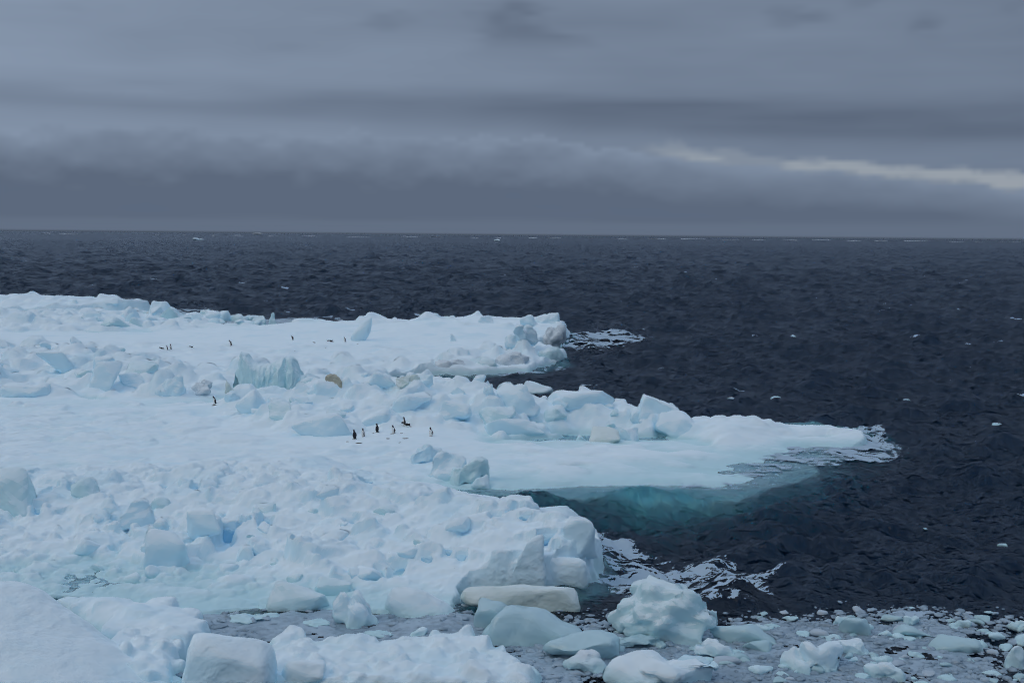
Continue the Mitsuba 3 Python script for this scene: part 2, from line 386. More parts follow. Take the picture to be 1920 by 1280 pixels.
mid.blocks(90, ridge_poly, (.45, 1.1), (.10, .40), 22, .32)
mid.rubble(ridge_poly, 1.6, .6, 121, .8, .5, .8)
mid.rubble(ridge_poly, .75, .26, 122, .8, .4, .75)
mid.rubble(ridge_poly, .42, .09, 127, .8, .4, .6)
mid.rubble(poly([(-300, 762, .5), (380, 775, .5), (430, 850, .6), (250, 880, .6), (-300, 885, .6)]), .5, .12, 123, 2, .4, .45)
mid.rubble(poly([(-300, 762, .5), (420, 770, .5), (560, 835, .7), (860, 845, .6), (880, 900, .6), (-300, 890, .6)]), 2.2, .26, 128, 2, .35, .40)
mid.rubble(poly([(400, 835, .6), (860, 838, .6), (900, 900, .6), (400, 900, .6)]), .7, .18, 124, 2, .4, .5)
mid.blocks(240, poly([(-300, 760, .5), (420, 765, .5), (560, 835, .7), (900, 840, .6), (700, 870, .6), (-300, 885, .6)]), (.2, .7), (-.02, .10), 24, .10)
mid.blocks(60, poly([(-300, 745, .4), (-300, 790, .5), (250, 770, .5), (430, 752, .5), (380, 742, .5)]), (.5, 1.6), (.05, .22), 25, .15)
mid.blocks(40, poly([(1320, 815, .35), (1560, 815, .35), (1580, 797, .9), (1320, 785, 1.0)]), (.35, 1.0), (.0, .22), 26, .2)
mid.rubble(poly([(1280, 818, .35), (1560, 812, .35), (1590, 797, .8), (1280, 782, 1.0)]), 1.0, .22, 125, .6, .5, .8)
mid.soften(.7)
mid.H += .34 * (nz(mid.X, mid.Y, .16, 3, 9) - .5) * sstep(.3, .6, mid.H) + .10 * (nz(mid.X * .5, mid.Y, 1.0, 3, 10) - .5) * sstep(.3, .6, mid.H)

shelf_edge = poly([(-400, 1000, -.5), (880, 945, -.5), (1080, 945, -.3), (1250, 950, -.3), (1400, 942, -.3), (1470, 919, -.3), (1520, 892, -.3), (1570, 866, -.3), (1605, 848, -.3), (1630, 825, -.2), (1622, 798, 0), (1500, 778, .5), (1300, 770, .7), (1100, 735, 1.8), (900, 712, 2), (780, 700, 1.5), (600, 690, .5), (-400, 690, .5)])
mid.rubble(poly([(905, 838, 0), (1440, 830, 0), (1480, 850, 0), (1380, 900, 0), (1130, 905, 0), (905, 925, 0)]), 2.0, .20, 126, 1.5, .4, .7)
fl_ = sdist(poly([(900, 815, .4), (1330, 812, .4), (1470, 800, .5), (1560, 800, .5), (1480, 830, .2), (1400, 846, .1), (1300, 868, .1), (1150, 895, .1), (920, 908, .1)]), mid.X, mid.Y)
mid.H = np.maximum(mid.H, -.55 + (.80 + .34 * (nz(mid.X, mid.Y, .5, 3, 27) - .35)) * sstep(-4.0, 3.5, fl_))
tail_ = sdist(poly([(1290, 783, .9), (1400, 788, .9), (1500, 788, .9), (1570, 794, .8), (1600, 806, .5), (1570, 820, .3), (1450, 826, .3), (1300, 824, .4)]), mid.X, mid.Y)
mid.H = np.maximum(mid.H, -.6 + (1.45 + .7 * (nz(mid.X, mid.Y, .45, 3, 33) - .5)) * sstep(-1.2, 1.6, tail_))
sd_ = sdist(shelf_edge, mid.X + 2.5 * (nz(mid.X, mid.Y, .3, 3, 19) - .5), mid.Y + 2.5 * (nz(mid.X, mid.Y, .3, 3, 20) - .5))
mid.H -= np.where(sd_ < 0, 2.4 * np.maximum(0, -sd_) ** 1.15, 0)
FLATNOISE = nz(mid.X * .6, mid.Y, .55, 4, 21) - .5
mid.H += .2 * FLATNOISE * sstep(.35, .6, mid.H)

# far floe, with blocks along its near edge and a jutting head of ice on the right
far = Field(-150, 24, .30, 112, 330, .50)
far_poly = poly([(-320, 815, .2), (0, 800, .2), (380, 785, .2), (460, 770, .1), (620, 748, 0), (690, 716, 0), (770, 704, 0), (830, 702, 0), (900, 699, 0), (985, 697, 0), (1048, 682, 0), (1052, 668, 0), (1020, 660, 0), (1010, 655, 0),
                 (1052, 648, 0), (1066, 640, 0), (1068, 622, .5), (1055, 600, 1.5), (900, 593, 1.5), (560, 597, 1.1), (520, 600, .2), (450, 596, 0), (380, 592, 0), (318, 584, 0), (0, 580, 0), (-320, 575, 0)])
far.control([(-300, 800, .2), (0, 795, .2), (350, 785, .2), (-300, 745, .5), (0, 742, .55), (200, 745, .5), (380, 748, .3), (440, 742, .2), (600, 738, .15), (690, 712, .15), (770, 700, .5), (900, 695, .5), (1040, 680, .6), (100, 704, 1.2), (200, 705, 1.2), (320, 722, 1.0),
             (100, 668, 1.9), (190, 685, 1.7), (300, 695, 1.5), (380, 705, 1.2), (100, 655, .8), (0, 690, 1.3), (-300, 690, 1.2), (0, 645, .85), (-300, 645, .85), (300, 660, .9), (430, 652, .9), (550, 637, 1.0), (645, 643, 1.1), (800, 642, 1.0),
             (500, 690, .8), (600, 690, .7), (700, 680, .7), (800, 668, .95), (900, 660, 1.1), (960, 668, 1.0), (400, 690, .9), (400, 614, .75), (300, 640, .7), (540, 608, .9), (570, 603, 1.5), (700, 603, 1.7), (850, 601, 1.9), (920, 594, 2.5), (1000, 598, 2.6), (1050, 600, 2.8),
             (1040, 630, 1.6), (960, 635, 1.4), (0, 617, .5), (150, 622, .55), (300, 622, .5), (100, 600, 1.2), (50, 592, 1.3), (0, 600, 1.0), (200, 600, .9), (-300, 600, 1.1), (280, 605, .5), (330, 600, .12), (420, 600, .06), (480, 603, .1),
             (0, 578, .2), (200, 582, .2), (330, 588, -.02), (430, 594, -.08)],
            [[*(G(x, y, z) + [0, 12]), -1.5] for x, y, z in ((570, 603, 1.5), (700, 603, 1.7), (850, 601, 1.9), (950, 595, 2.5), (1050, 600, 2.8))])
band = poly([(-320, 745, .4), (0, 745, .4), (200, 748, .4), (340, 748, .3), (395, 745, .3), (370, 690, 1.2), (300, 670, 1.2), (180, 660, 1.2), (0, 655, .9), (-320, 655, .9)])
far.blocks(60, band, (1.2, 2.6), (.05, .32), 31, .22)
far.rubble(band, 2.4, .9, 131, 1.5, .5, .75)
far.rubble(band, .7, .22, 139, 1.5, .4, .7)
far.rubble(band, 1.1, .50, 132, 1.5, .5, .7)
far.blocks(120, band, (.5, 1.4), (.08, .42), 32, .3)
far.blocks(160, poly([(-320, 655, .9), (300, 670, 1), (700, 700, .5), (1000, 680, .8), (1000, 655, 1), (430, 640, .9), (-320, 630, .8)]), (.4, 1.5), (.0, .14), 33, .10)
far.blocks(90, poly([(380, 735, .3), (600, 735, .2), (760, 700, .5), (740, 672, .8), (500, 672, .8), (390, 690, .9)]), (.6, 1.9), (.02, .30), 34, .22)
far.blocks(70, poly([(780, 698, .3), (1040, 680, .5), (1040, 662, .9), (940, 655, 1.1), (780, 678, .8)]), (.6, 1.8), (.05, .32), 35, .25)
far.blocks(130, poly([(-320, 618, .5), (280, 618, .5), (330, 592, .2), (0, 586, .6), (-320, 586, .6)]), (.8, 3.0), (.05, .33), 36, .25)
far.blocks(80, poly([(300, 618, .4), (540, 606, .3), (500, 600, .1), (320, 588, .0)]), (.6, 2.2), (.03, .2), 37, .12)
far.blocks(40, poly([(560, 604, 1.3), (900, 601, 1.7), (1050, 600, 2.6), (1050, 630, 1.8), (930, 625, 1.6), (600, 612, 1.4)]), (.8, 2.4), (.0, .24), 38, .16)
far.rubble(poly([(-320, 660, .9), (300, 672, 1), (700, 700, .5), (1000, 680, .8), (1000, 655, 1), (430, 642, .9), (-320, 628, .8)]), 1.5, .34, 133, 3, .35, .5)
far.rubble(poly([(385, 738, .3), (600, 738, .2), (760, 702, .5), (740, 672, .8), (500, 672, .8), (390, 690, .9)]), 1.5, .5, 134, 1.5, .5, .7)
far.rubble(poly([(780, 700, .3), (1045, 682, .5), (1045, 660, .9), (940, 650, 1.1), (780, 675, .8)]), 1.6, .7, 135, 1.5, .5, .8)
far.rubble(poly([(-320, 622, .5), (300, 622, .5), (540, 608, .3), (500, 598, .1), (320, 586, .1), (-320, 584, .6)]), 2.0, .8, 136, 2, .5, .7)
far.rubble(poly([(550, 608, 1.2), (900, 606, 1.7), (1055, 606, 2.6), (1055, 640, 1.6), (930, 632, 1.5), (900, 596, 2), (560, 600, 1.3)]), 2.0, 1.0, 137, 2, .5, .6)
far.H += .5 * (nz(far.X, far.Y, .09, 3, 29) - .5) * sstep(.4, .8, far.H)
far.soften(.6)
far.clip(far_poly, 3.0, 1.0, .22, 13)

# long low ridge of the floe behind, far left
back = Field(-170, -55, .32, 255, 330, .6)
back_poly = poly([(-320, 590, 0), (0, 590, 0), (110, 589, 0), (250, 586, 0), (312, 583, 0), (316, 577, 0), (300, 566, 2), (200, 556, 2.2), (0, 553, 1.8), (-320, 550, 1.8)])
back.control([(-300, 557, 2.2), (0, 559, 2.3), (60, 562, 2.1), (100, 567, 1.9), (145, 565, 2.1), (175, 569, 1.9), (205, 561, 2.6), (250, 568, 2.1), (310, 570, 2.2), (0, 575, 1.2), (100, 578, 1.2), (250, 576, 1.6), (310, 577, 1.6), (0, 588, .4), (200, 586, .5)],
             [[-100, 320, .5], [-70, 315, .5]])
back.blocks(90, back_poly, (.8, 2.4), (.0, .25), 51, .16)
back.rubble(back_poly, 2.4, .7, 151, 1, .5, .6)
back.soften(.6)
back.clip(back_poly, 3.0, .9, .25, 15)

# foreground: a smooth snow mound on the left and the floes beside it
front = Field(-26, 4.5, .075, 34, 60, .09)
front.control([(45, 1082, 3.0), (0, 1086, 2.9), (-120, 1085, 2.8), (90, 1102, 2.6), (120, 1135, 2.15), (150, 1160, 1.8), (225, 1210, 1.15), (300, 1258, .5), (340, 1290, .2), (0, 1200, 2.0), (100, 1275, 1.1), (-120, 1200, 2.0), (20, 1130, 2.6), (60, 1330, .6), (200, 1340, .3), (-120, 1320, .8), (300, 1320, .1),
               (110, 1200, 1.6), (180, 1270, .9)],
              [[*(G(45, 1082, 3.0) + [0, 2.2]), 0.3], [*(G(-120, 1085, 2.8) + [0, 2.2]), 0.3], [*(G(120, 1135, 2.15) + [.6, 2.0]), 0.0], [*(G(225, 1210, 1.15) + [.9, 1.2]), -.1], [*(G(300, 1258, .5) + [.9, .8]), -.2], [-18, 60, -.5], [-5, 58, -1], [3, 55, -1.5], [-2, 46, -1.2], [3, 42, -1.5], [-4, 38, -.6], [-16, 36, .4]])
front.soften(4)
front.clip(poly([(-200, 1560, 0), (330, 1560, 0), (345, 1292, 0), (330, 1268, 0), (240, 1195, .3), (150, 1120, 1.2), (115, 1075, 2.0), (40, 1050, 2.6), (-140, 1050, 2.6)]).buffer(.35), 3.0, .25, .6, 17)

rub = Field(-24, 5, .065, 42, 62, .08)
pale = poly([(100, 1118, .3), (160, 1112, .6), (250, 1128, .5), (310, 1140, .3), (360, 1160, .1), (405, 1192, 0), (370, 1206, 0), (330, 1230, 0), (240, 1210, 0), (150, 1180, 0)])
lump = poly([(225, 1195, .4), (275, 1188, .4), (330, 1205, .2), (338, 1250, 0), (336, 1300, 0), (230, 1310, 0), (180, 1230, 0)])
rubp = poly([(500, 1300, 0), (495, 1210, .1), (540, 1198, .2), (620, 1205, .2), (690, 1208, .2), (760, 1200, .2), (850, 1192, .2), (905, 1198, .2), (930, 1230, 0), (985, 1252, 0), (1010, 1275, 0), (1005, 1310, 0)])
sl = sdist(rubp, rub.X, rub.Y)
rub.H = np.maximum.reduce([-.8 + 1.25 * sstep(-.7, .5, sl), -.8 + 1.3 * sstep(-.6, .6, sdist(pale, rub.X, rub.Y)) + .35 * sstep(.2, 1.2, sdist(pale, rub.X, rub.Y)), -.8 + 1.5 * sstep(-.5, .6, sdist(lump, rub.X, rub.Y))])
rub.blocks(26, rubp.buffer(-.2), (.45, .95), (.0, .25), 61, .18)
rub.blocks(150, rubp.buffer(-.05), (.15, .45), (.05, .45), 62, .3)
rub.blocks(60, lump.buffer(-.1), (.2, .55), (.05, .4), 63, .3)
rub.blocks(30, pale.buffer(-.2), (.4, 1.0), (.0, .14), 64, .12)
rub.rubble(unary_union([rubp, lump]).buffer(-.1), .6, .14, 161, .3, .5, .7)
rub.rubble(unary_union([rubp, lump]).buffer(-.1), .26, .05, 162, .3, .6, .7)
rub.rubble(pale.buffer(-.2), .7, .10, 163, .3, .5, .7)
rub.soften(.9)

snow = 'snow_ice'
FIELDS += [near, mid, far, back, front, rub]
MESH = {}
add('ice_floe', near.mesh(.24, .7, seed=5), snow, 'hummocked near floe of broken snow with blue hollows and a low seaward cliff', 'ice floe')
add('ice_floe', mid.mesh(.20, .8, cut=-5, seed=6), snow, 'middle floe with flat snow, a block ridge and a turquoise tongue awash', 'ice floe')
add('ice_floe', far.mesh(.38, 1.6, seed=7), snow, 'far snow-covered floe with scattered penguins and a jutting head of ice at its seaward end', 'ice floe')
add('ice_floe', back.mesh(.45, 2.0, seed=8), snow, 'long low ridge of white ice at the far left, the most distant floe edge', 'ice floe')
add('snow_mound', front.mesh(.26, 1.5, seed=9), snow, 'smooth tall snow mound in the lower left corner of the foreground', 'snow mound')
add('ice_floe', rub.mesh(.14, .5, cut=-.75, seed=10), snow, 'low lumpy foreground floe of snow rubble beside the grey slush at the bottom edge', 'ice floe')

# ------------------------------------------------------------------ the sea
def ocean(L, N, lo, hi, wind, spread, seed):
    g = np.random.default_rng(seed)
    k1 = 2 * np.pi * np.fft.fftfreq(N, L / N)
    kx, ky = np.meshgrid(k1, k1)
    k = np.hypot(kx, ky)
    k[0, 0] = 1
    lam = 2 * np.pi / k
    c = np.abs((kx * math.cos(wind) + ky * math.sin(wind)) / k)
    S = k ** -3.2 * np.exp(-(lam / hi) ** 3) * np.exp(-(lo / lam) ** 2) * (c ** spread + .06)
    h = np.real(np.fft.ifft2(np.sqrt(S) * (g.normal(size=(N, N)) + 1j * g.normal(size=(N, N)))))
    return h / h.std()


OC1, OC2 = ocean(173.0, 512, 2.2, 23.0, 1.75, 2.0, 3), ocean(61.0, 512, .45, 3.4, 1.3, 1.2, 4)


def wrap(A, L, x, y, ang):
    c, s = math.cos(ang), math.sin(ang)
    N = A.shape[0]
    u, v = (x * c + y * s) / L * N, (-x * s + y * c) / L * N
    return map_coordinates(A, [v % N, u % N], order=1, mode='grid-wrap')


CALM = [(poly([(1080, 925, 0), (1400, 925, 0), (1560, 880, 0), (1600, 830, 0), (1400, 800, 0), (900, 830, 0), (900, 930, 0)]), .12, 5.0),
        (poly([(-300, 1100, 0), (880, 1120, 0), (1140, 1140, 0), (1400, 1160, 0), (1950, 1160, 0), (1950, 1330, 0), (-300, 1330, 0)]), .22, 5.0),
        (poly([(300, 620, 0), (560, 610, 0), (520, 600, 0), (320, 584, 0)]), .3, 8.0),
        (poly([(620, 745, 0), (780, 705, 0), (1050, 685, 0), (1060, 720, 0), (900, 740, 0)]), .5, 6.0)]


def sea_height(x, y):
    r = np.hypot(x, y)
    big, small = wrap(OC1, 173.0, x, y, .3), wrap(OC2, 61.0, x, y, -.5)
    h = .31 * (big + .18 * (big ** 2 - 1)) + .10 * small * (1 - .5 * sstep(250, 700, r))
    m = r < 330
    damp = np.ones_like(h)
    for pg, amt, soft in CALM:
        sd = sdist(pg, x[m], y[m])
        damp[m] *= 1 - (1 - amt) * sstep(-soft, soft * .2, sd)
    # no swell under the floes
    under = np.zeros_like(h)
    for f in FIELDS:
        under[m] = np.maximum(under[m], sstep(.10, .38, f.sample(x[m], y[m])))
    return h * damp * (1 - under) - .5 * under


rs = [3.0, 15, 30, 40]
r = 44.0
while r < 700:
    rs.append(r)
    r *= 1.004
while r < 2600:
    rs.append(r)
    r *= 1.0055
while r < 56000:
    rs.append(r)
    r *= 1.035
rs = np.array(rs + [56000.0])
azs = np.radians(np.concatenate([np.arange(-180, -26, 4.0), np.linspace(-26, 26, 760), np.arange(30, 181, 4.0)]))
A, R = np.meshgrid(azs, rs)
SX, SY = R * np.sin(A), R * np.cos(A)
SZ = sea_height(SX.ravel(), SY.ravel()).reshape(SX.shape)
SZ *= np.where((np.abs(A) > math.radians(26.5)) | (R < 43), 0, 1)
nr, nc = A.shape
idx = np.arange(nr * nc).reshape(nr, nc)
q = np.stack([idx[:-1, :-1], idx[1:, :-1], idx[1:, 1:], idx[:-1, 1:]], -1).reshape(-1, 4)
sea_v = np.stack([SX, SY, SZ], -1).reshape(-1, 3)
scene['sea_water'] = WATER_MEDIUM
add('sea', (sea_v, q[:, [0, 2, 1, 0, 3, 2]].reshape(-1, 3)), 'water', 'dark choppy sea reaching to the horizon', None, kind='structure', interior={'type': 'ref', 'id': 'sea_water'})


def sea_at(x, y):
    """Height of the sea's own mesh (its cells are fine enough that bilinear will do)."""
    ri = np.interp(np.hypot(x, y), rs, np.arange(len(rs)))
    ai = np.interp(np.arctan2(x, y), azs, np.arange(len(azs)))
    return map_coordinates(SZ, [ri, ai], order=1)


def sheet(x0, x1, y0, y1, step, keep, off, thick=0.0):
    """A thin layer that floats on the water, with ragged holes: keep(X, Y) > 0 stays."""
    X, Y = np.meshgrid(np.arange(x0, x1, step), np.arange(y0, y1, step))
    K = keep(X, Y)
    g = np.random.default_rng(7)
    Z = sea_at(X.ravel(), Y.ravel()).reshape(X.shape) + off + thick * np.clip(K, 0, 1)
    nr, nc = X.shape
    idx = np.arange(nr * nc).reshape(nr, nc)
    q = np.stack([idx[:-1, :-1], idx[:-1, 1:], idx[1:, 1:], idx[1:, :-1]], -1).reshape(-1, 4)
    q = q[(K.ravel()[q] > 0).sum(1) >= 3]
    V = np.stack([X, Y, Z], -1).reshape(-1, 3)
    used, inv = np.unique(q, return_inverse=True)
    q = inv.reshape(q.shape)
    return V[used], np.vstack([q[:, [0, 1, 2]], q[:, [0, 2, 3]]])


def join(parts):
    vs, fs, n = [], [], 0
    for v, f in parts:
        if len(f):
            vs.append(v); fs.append(f + n); n += len(v)
    return np.vstack(vs), np.vstack(fs)


# slush between the floes of the foreground
brash_poly = poly([(-300, 1090, 0), (330, 1120, 0), (620, 1120, 0), (860, 1125, 0), (1000, 1140, 0), (1150, 1150, 0), (1330, 1150, 0), (1450, 1142, 0), (1600, 1130, 0), (1700, 1126, 0), (1790, 1140, 0), (1950, 1146, 0), (1990, 1330, 0), (-300, 1330, 0)])


def slush_keep(X, Y):
    sd = sdist(brash_poly, X, Y)
    dens = sstep(-.2, 4.5, sd) ** .7
    n1, n2 = nz(X, Y, .55, 3, 70), nz(X, Y, 2.6, 3, 71)
    open_ = sstep(7.5, 2.5, np.hypot((X - G(1110, 1170)[0]) * .8, Y - G(1110, 1170)[1])) * .10
    return (.55 * n1 + .45 * n2) - .86 + .56 * dens - open_ - .16 * sstep(.52, .72, nz(X, Y, .33, 2, 75)) * sstep(-2, 2, X)


sl = sheet(-22, 24, 44, 65, .11, slush_keep, .012, .02)
add('slush', sl, 'slush', 'grey slush of fine ice floating between the near floes and across the lower right', None, kind='stuff')
far_sl = sheet(-78, -30, 228, 292, .5, lambda X, Y: nz(X, Y, .25, 4, 72) - .62 + .28 * sstep(-4, 6, sdist(poly([(310, 620, 0), (560, 612, 0), (520, 600, 0), (420, 592, 0), (318, 582, 0)]), X, Y)), .05)
add('slush', far_sl, 'slush', 'thin slush on the inlet behind the far floe, beside the most distant ridge', None, kind='stuff')



def foam_patch(pts, dens, step, seed, stretch=(1, 1), soft=2.0, off=.03, scale=.55):
    pg = poly([(x, y, 0) for x, y in pts])
    x0, y0, x1, y1 = pg.bounds

    def keep(X, Y):
        sd = sdist(pg, X + (nz(X, Y, .5, 2, seed) - .5) * 2, Y + (nz(X, Y, .5, 2, seed + 1) - .5) * 2)
        d = sstep(-soft * .5, soft * 1.5, sd)
        sx, sy = X * stretch[0], Y * stretch[1]
        a, b = nz(sx, sy, scale, 3, seed + 2) - .5, nz(sx, sy, scale, 3, seed + 3) - .5
        wx, wy = sx + 2.2 * a / scale, sy + 2.2 * b / scale
        r1 = 1 - np.abs(2 * nz(wx, wy, scale * 1.3, 2, seed + 4) - 1) * 3.2
        r2 = 1 - np.abs(2 * nz(wx, wy, scale * 3.4, 2, seed + 6) - 1) * 3.0
        flow = np.clip(.55 * np.maximum(r1, 0) + .45 * np.maximum(r2, 0), 0, 1)
        dens2 = flow * dens * d * (.45 + 1.1 * nz(X, Y, scale * .5, 2, seed + 5))
        return np.clip(dens2 * .62, 0, .80) - .05 - .86 * nz(X, Y, .75 / step, 2, seed + 7)
    return sheet(x0 - 1, x1 + 1, y0 - 1, y1 + 1, step, keep, off)


foam = [foam_patch([(1105, 1000), (1180, 1008), (1250, 1028), (1360, 1048), (1450, 1075), (1475, 1105), (1400, 1138), (1320, 1142), (1150, 1130), (1110, 1100)], 4.2, .033, 80, (1, 1.6), 1.4),
        foam_patch([(1120, 1040), (1160, 1060), (1210, 1085), (1180, 1110), (1100, 1105)], 2.8, .033, 86, (1, 1.3)),
        foam_patch([(1430, 805), (1560, 795), (1650, 803), (1695, 832), (1668, 866), (1540, 876), (1430, 866)], 4.6, .05, 92, (1, 1.2), 2.0, .11, .4),
        foam_patch([(960, 930), (1150, 905), (1300, 890), (1420, 850), (1540, 850), (1530, 880), (1450, 920), (1250, 930), (1080, 938)], 2.1, .05, 98, (1, 1.8), 3.0, .09, .35),
        foam_patch([(1050, 628), (1120, 622), (1240, 630), (1200, 645), (1120, 660), (1050, 656)], 4.0, .12, 104, (.8, 1.2), 3.5, .10, .2),
        foam_patch([(880, 700), (1000, 692), (1090, 686), (1060, 695), (960, 706)], 3.6, .12, 110, (.8, 1.2), 2, .10, .22),
        foam_patch([(320, 582), (400, 586), (430, 592), (350, 594)], 3.0, .22, 116, (.8, 1.2), 5, .12, .15)]
gw = np.random.default_rng(17)
caps = [(150, 485), (192, 493), (205, 462), (665, 556), (270, 549), (820, 545), (1105, 722), (1385, 729), (1870, 645), (1815, 642), (1520, 543), (560, 522), (30, 441), (470, 565), (1690, 512), (1040, 510), (930, 497), (1480, 630), (1240, 690), (1540, 690), (1030, 640), (1700, 1150)]
for k in range(170):
    d = math.exp(gw.uniform(math.log(110), math.log(1500)))
    caps.append((gw.uniform(0, 1920), 445 + 15.5 / d * F))
for k, (px, py) in enumerate(caps):
    x, y = G(px, max(py, 452))
    if y > 1600 or surf(x, y) > .05 or (y < 135 and x < 32 and k > 21):
        continue
    L = gw.uniform(.5, 1.7) * (1 if y < 250 else 1.3)
    st = max(.12, y * .0007)
    ph = gw.uniform(-.3, .3)

    def keep(X, Y, x=x, y=y, L=L, ph=ph, k=k):
        u, v = X - x, Y - y - ph * (X - x)
        return .75 - np.sqrt((u / L) ** 2 + (v / (L * .45)) ** 2) - 1.1 * np.abs(nz(X, Y, 1.6, 3, 200 + k) - .5) * 2 + .1
    foam.append(sheet(x - 1.6 * L, x + 1.6 * L, y - L, y + L, st, keep, .05))
add('sea_foam', join(foam), 'foam', 'white foam where the swell washes round the ice, and whitecaps on the open sea', None, kind='stuff')


# ------------------------------------------------------------------ loose blocks of ice
def block_mesh(w, dp, h, seed, sub=3, planes=9, sharp=14, rough=.11, shape=None, freq=2.2, lumps=1, cap=None):
    """A worn lump of ice w x dp x h metres standing on z = 0: the hull of a few scattered corners (or of shape), rounded off and roughened.
    lumps > 1: several hulls grown together. sub sets the fineness."""
    g = np.random.default_rng(seed)
    res = {2: .16, 3: .10, 4: .062, 5: .036}[sub]
    parts = []
    for k in range(lumps):
        if shape is not None and k == 0:
            P = np.array(shape, float)
        else:
            P = g.uniform(-1, 1, (planes + 5, 3))
            P /= np.max(np.abs(P), axis=1, keepdims=True) ** g.uniform(.55, .95, (len(P), 1))
            P[:, :2] *= np.where(P[:, 2:] > 0, g.uniform(.62, .95), 1.0)
        if lumps > 1:
            P = P * g.uniform(.40, .68) + np.r_[g.uniform(-.55, .55, 2), g.uniform(-.45, .25)] * (0 if k == 0 else 1)
        parts.append(m3.Manifold.hull_points((P * [w / 2, dp / 2, h / 2]).astype(np.float64)))
    m = parts[0] if lumps == 1 else m3.Manifold.batch_boolean(parts, m3.OpType.Add)
    e = res * (w * dp * h) ** (1 / 3) * 2.0
    m = m.refine_to_length(e)
    mm = m.to_mesh()
    t = trimesh.Trimesh(mm.vert_properties[:, :3], mm.tri_verts, process=True)
    trimesh.smoothing.filter_taubin(t, lamb=.6, nu=.45, iterations=max(2, int(90 / sharp / (res / .062))))
    v = np.array(t.vertices)
    n = np.array(t.vertex_normals)
    sc = (w * dp * h) ** (1 / 3)
    q = v / sc * freq + seed % 97 * 3.7
    v = v + n * (sc * rough * (2.2 * (meshkit.fbm(q, 4, seed) - .5) + 1.6 * (np.abs(meshkit.fbm(q * .8 + 9, 3, seed + 1) - .5) - .12)))[:, None]
    if sub >= 4:
        v = v + n * (sc * rough * .5 * (meshkit.fbm(q * 3.7 + 5, 3, seed + 2) - .5))[:, None]
    v = (v - v.min(0)) / np.ptp(v, axis=0) * [w, dp, h]
    v[:, :2] -= [w / 2, dp / 2]
    return v, np.array(t.faces)


def place(mesh, x, y, z, rz=0.0, tx=0.0, ty=0.0):
    v, f = mesh
    M = trimesh.transformations.euler_matrix(tx, ty, rz)[:3, :3]
    return v @ M.T + [x, y, z], f


def block(px, py, w, h, bsdf, label, cat='ice block', key='ice_block', seed=None, deep=.75, sink=.30, sub=4, group=None, z=None, **kw):
    """A block whose visible foot is at a surveyed spot; w and h are its size as seen, in photograph pixels."""
    P = hit(px, py) if z is None else np.array([*G(px, py, z), z])
    u = P[1] / F
    W, Hh = w * u, h * u
    D = W * deep
    seed = seed if seed is not None else int(px * 7 + py * 13)
    m = block_mesh(W, D, Hh * (1 + sink), seed, sub, **kw)
    return add(key, place(m, P[0], P[1] + D * .42, P[2] - Hh * sink), bsdf, label, cat, group)


ang = dict(sharp=14, rough=.09, planes=7)     # crisp fresh blocks
lumpy = dict(sharp=9, rough=.13, planes=10, freq=2.6, lumps=5)

# --- bare blue ice in the hollows of the near hummock
for k, (px, py, z, w, dep) in enumerate(CAVES):
    x, y = G(px, py, z)
    zz = near.at(x, y - .25)
    m = block_mesh(w * 1.25, .5, dep * .62, 700 + k, 3, rough=.10, sharp=9)
    add('ice_floe__blue_ice', place(m, x, y - .02, near.at(x, y - dep * .6) - .08), 'blue_ice')

# --- ridge of the middle floe
block(1237, 786, 82, 42, snow, 'pale wedge-shaped block standing by itself at the seaward end of the ridge', shape=[(-1, -.9, -1), (1, -.9, -1), (-1, .9, -1), (1, .9, -1), (-.85, -.6, .9), (-.75, .7, 1), (-.55, -.6, 1), (1, -.7, -.1), (1, .7, 0), (.9, 0, -.05)], **ang)
block(1090, 775, 132, 36, snow, 'long flat-topped slab on the ridge crest, against the dark water', deep=.6, **ang)
block(1272, 821, 88, 40, snow, 'rounded white boulder below the wedge-shaped block', deep=.8)
block(1135, 829, 62, 27, 'stained_ice', 'small boulder with a dirty top at the foot of the ridge', rough=.06)
block(1180, 826, 40, 24, snow, 'small round boulder right of the dirty-topped boulder')
block(932, 795, 72, 30, 'teal_ice', 'pale blue box-shaped slab in the middle of the ridge', deep=.6, **ang)
block(1042, 792, 44, 26, 'teal_ice', 'small tilted bluish block right of the box-shaped slab', **ang)
block(968, 772, 92, 50, snow, 'large rounded boulder on the ridge crest behind the box-shaped slab', deep=.8)
block(917, 741, 24, 22, snow, 'small white knob on the crest at the edge of the dark inlet', **lumpy)
block(602, 819, 116, 42, snow, 'long snow-capped slab behind the leftmost standing penguins', deep=.6, sharp=10, rough=.10, planes=10)
block(690, 801, 104, 30, snow, 'low snow-capped slab behind the third standing penguin', deep=.6, sharp=10, rough=.10, planes=10)
block(472, 776, 70, 44, snow, 'big boulder right of the lone penguin', deep=.85, planes=8, rough=.05)
block(523, 787, 46, 34, 'teal_ice', 'bluish block right of the big boulder', **ang)
block(433, 758, 32, 20, snow, 'small block between the lone penguin and the big boulder')
block(797, 723, 30, 20, snow, 'small white ball of ice at the ridge top beside the stained one')
block(765, 724, 48, 20, 'stained_ice', 'cream stained lump at the top of the ridge', **lumpy)
block(712, 728, 56, 30, snow, 'rounded boulder at the top left of the ridge')
block(610, 742, 74, 28, snow, 'low snowy boulder in front of the brown stained block')
block(850, 790, 70, 36, snow, 'white boulder behind the lying penguin', deep=.7)
block(965, 816, 116, 30, snow, 'smooth low slab in front of the ridge, right of the penguins', deep=.5, rough=.05)
block(770, 775, 80, 34, snow, 'flat snowy block above the penguins', deep=.6)
block(1010, 742, 60, 26, snow, 'round-topped boulder at the right end of the crest boulders')
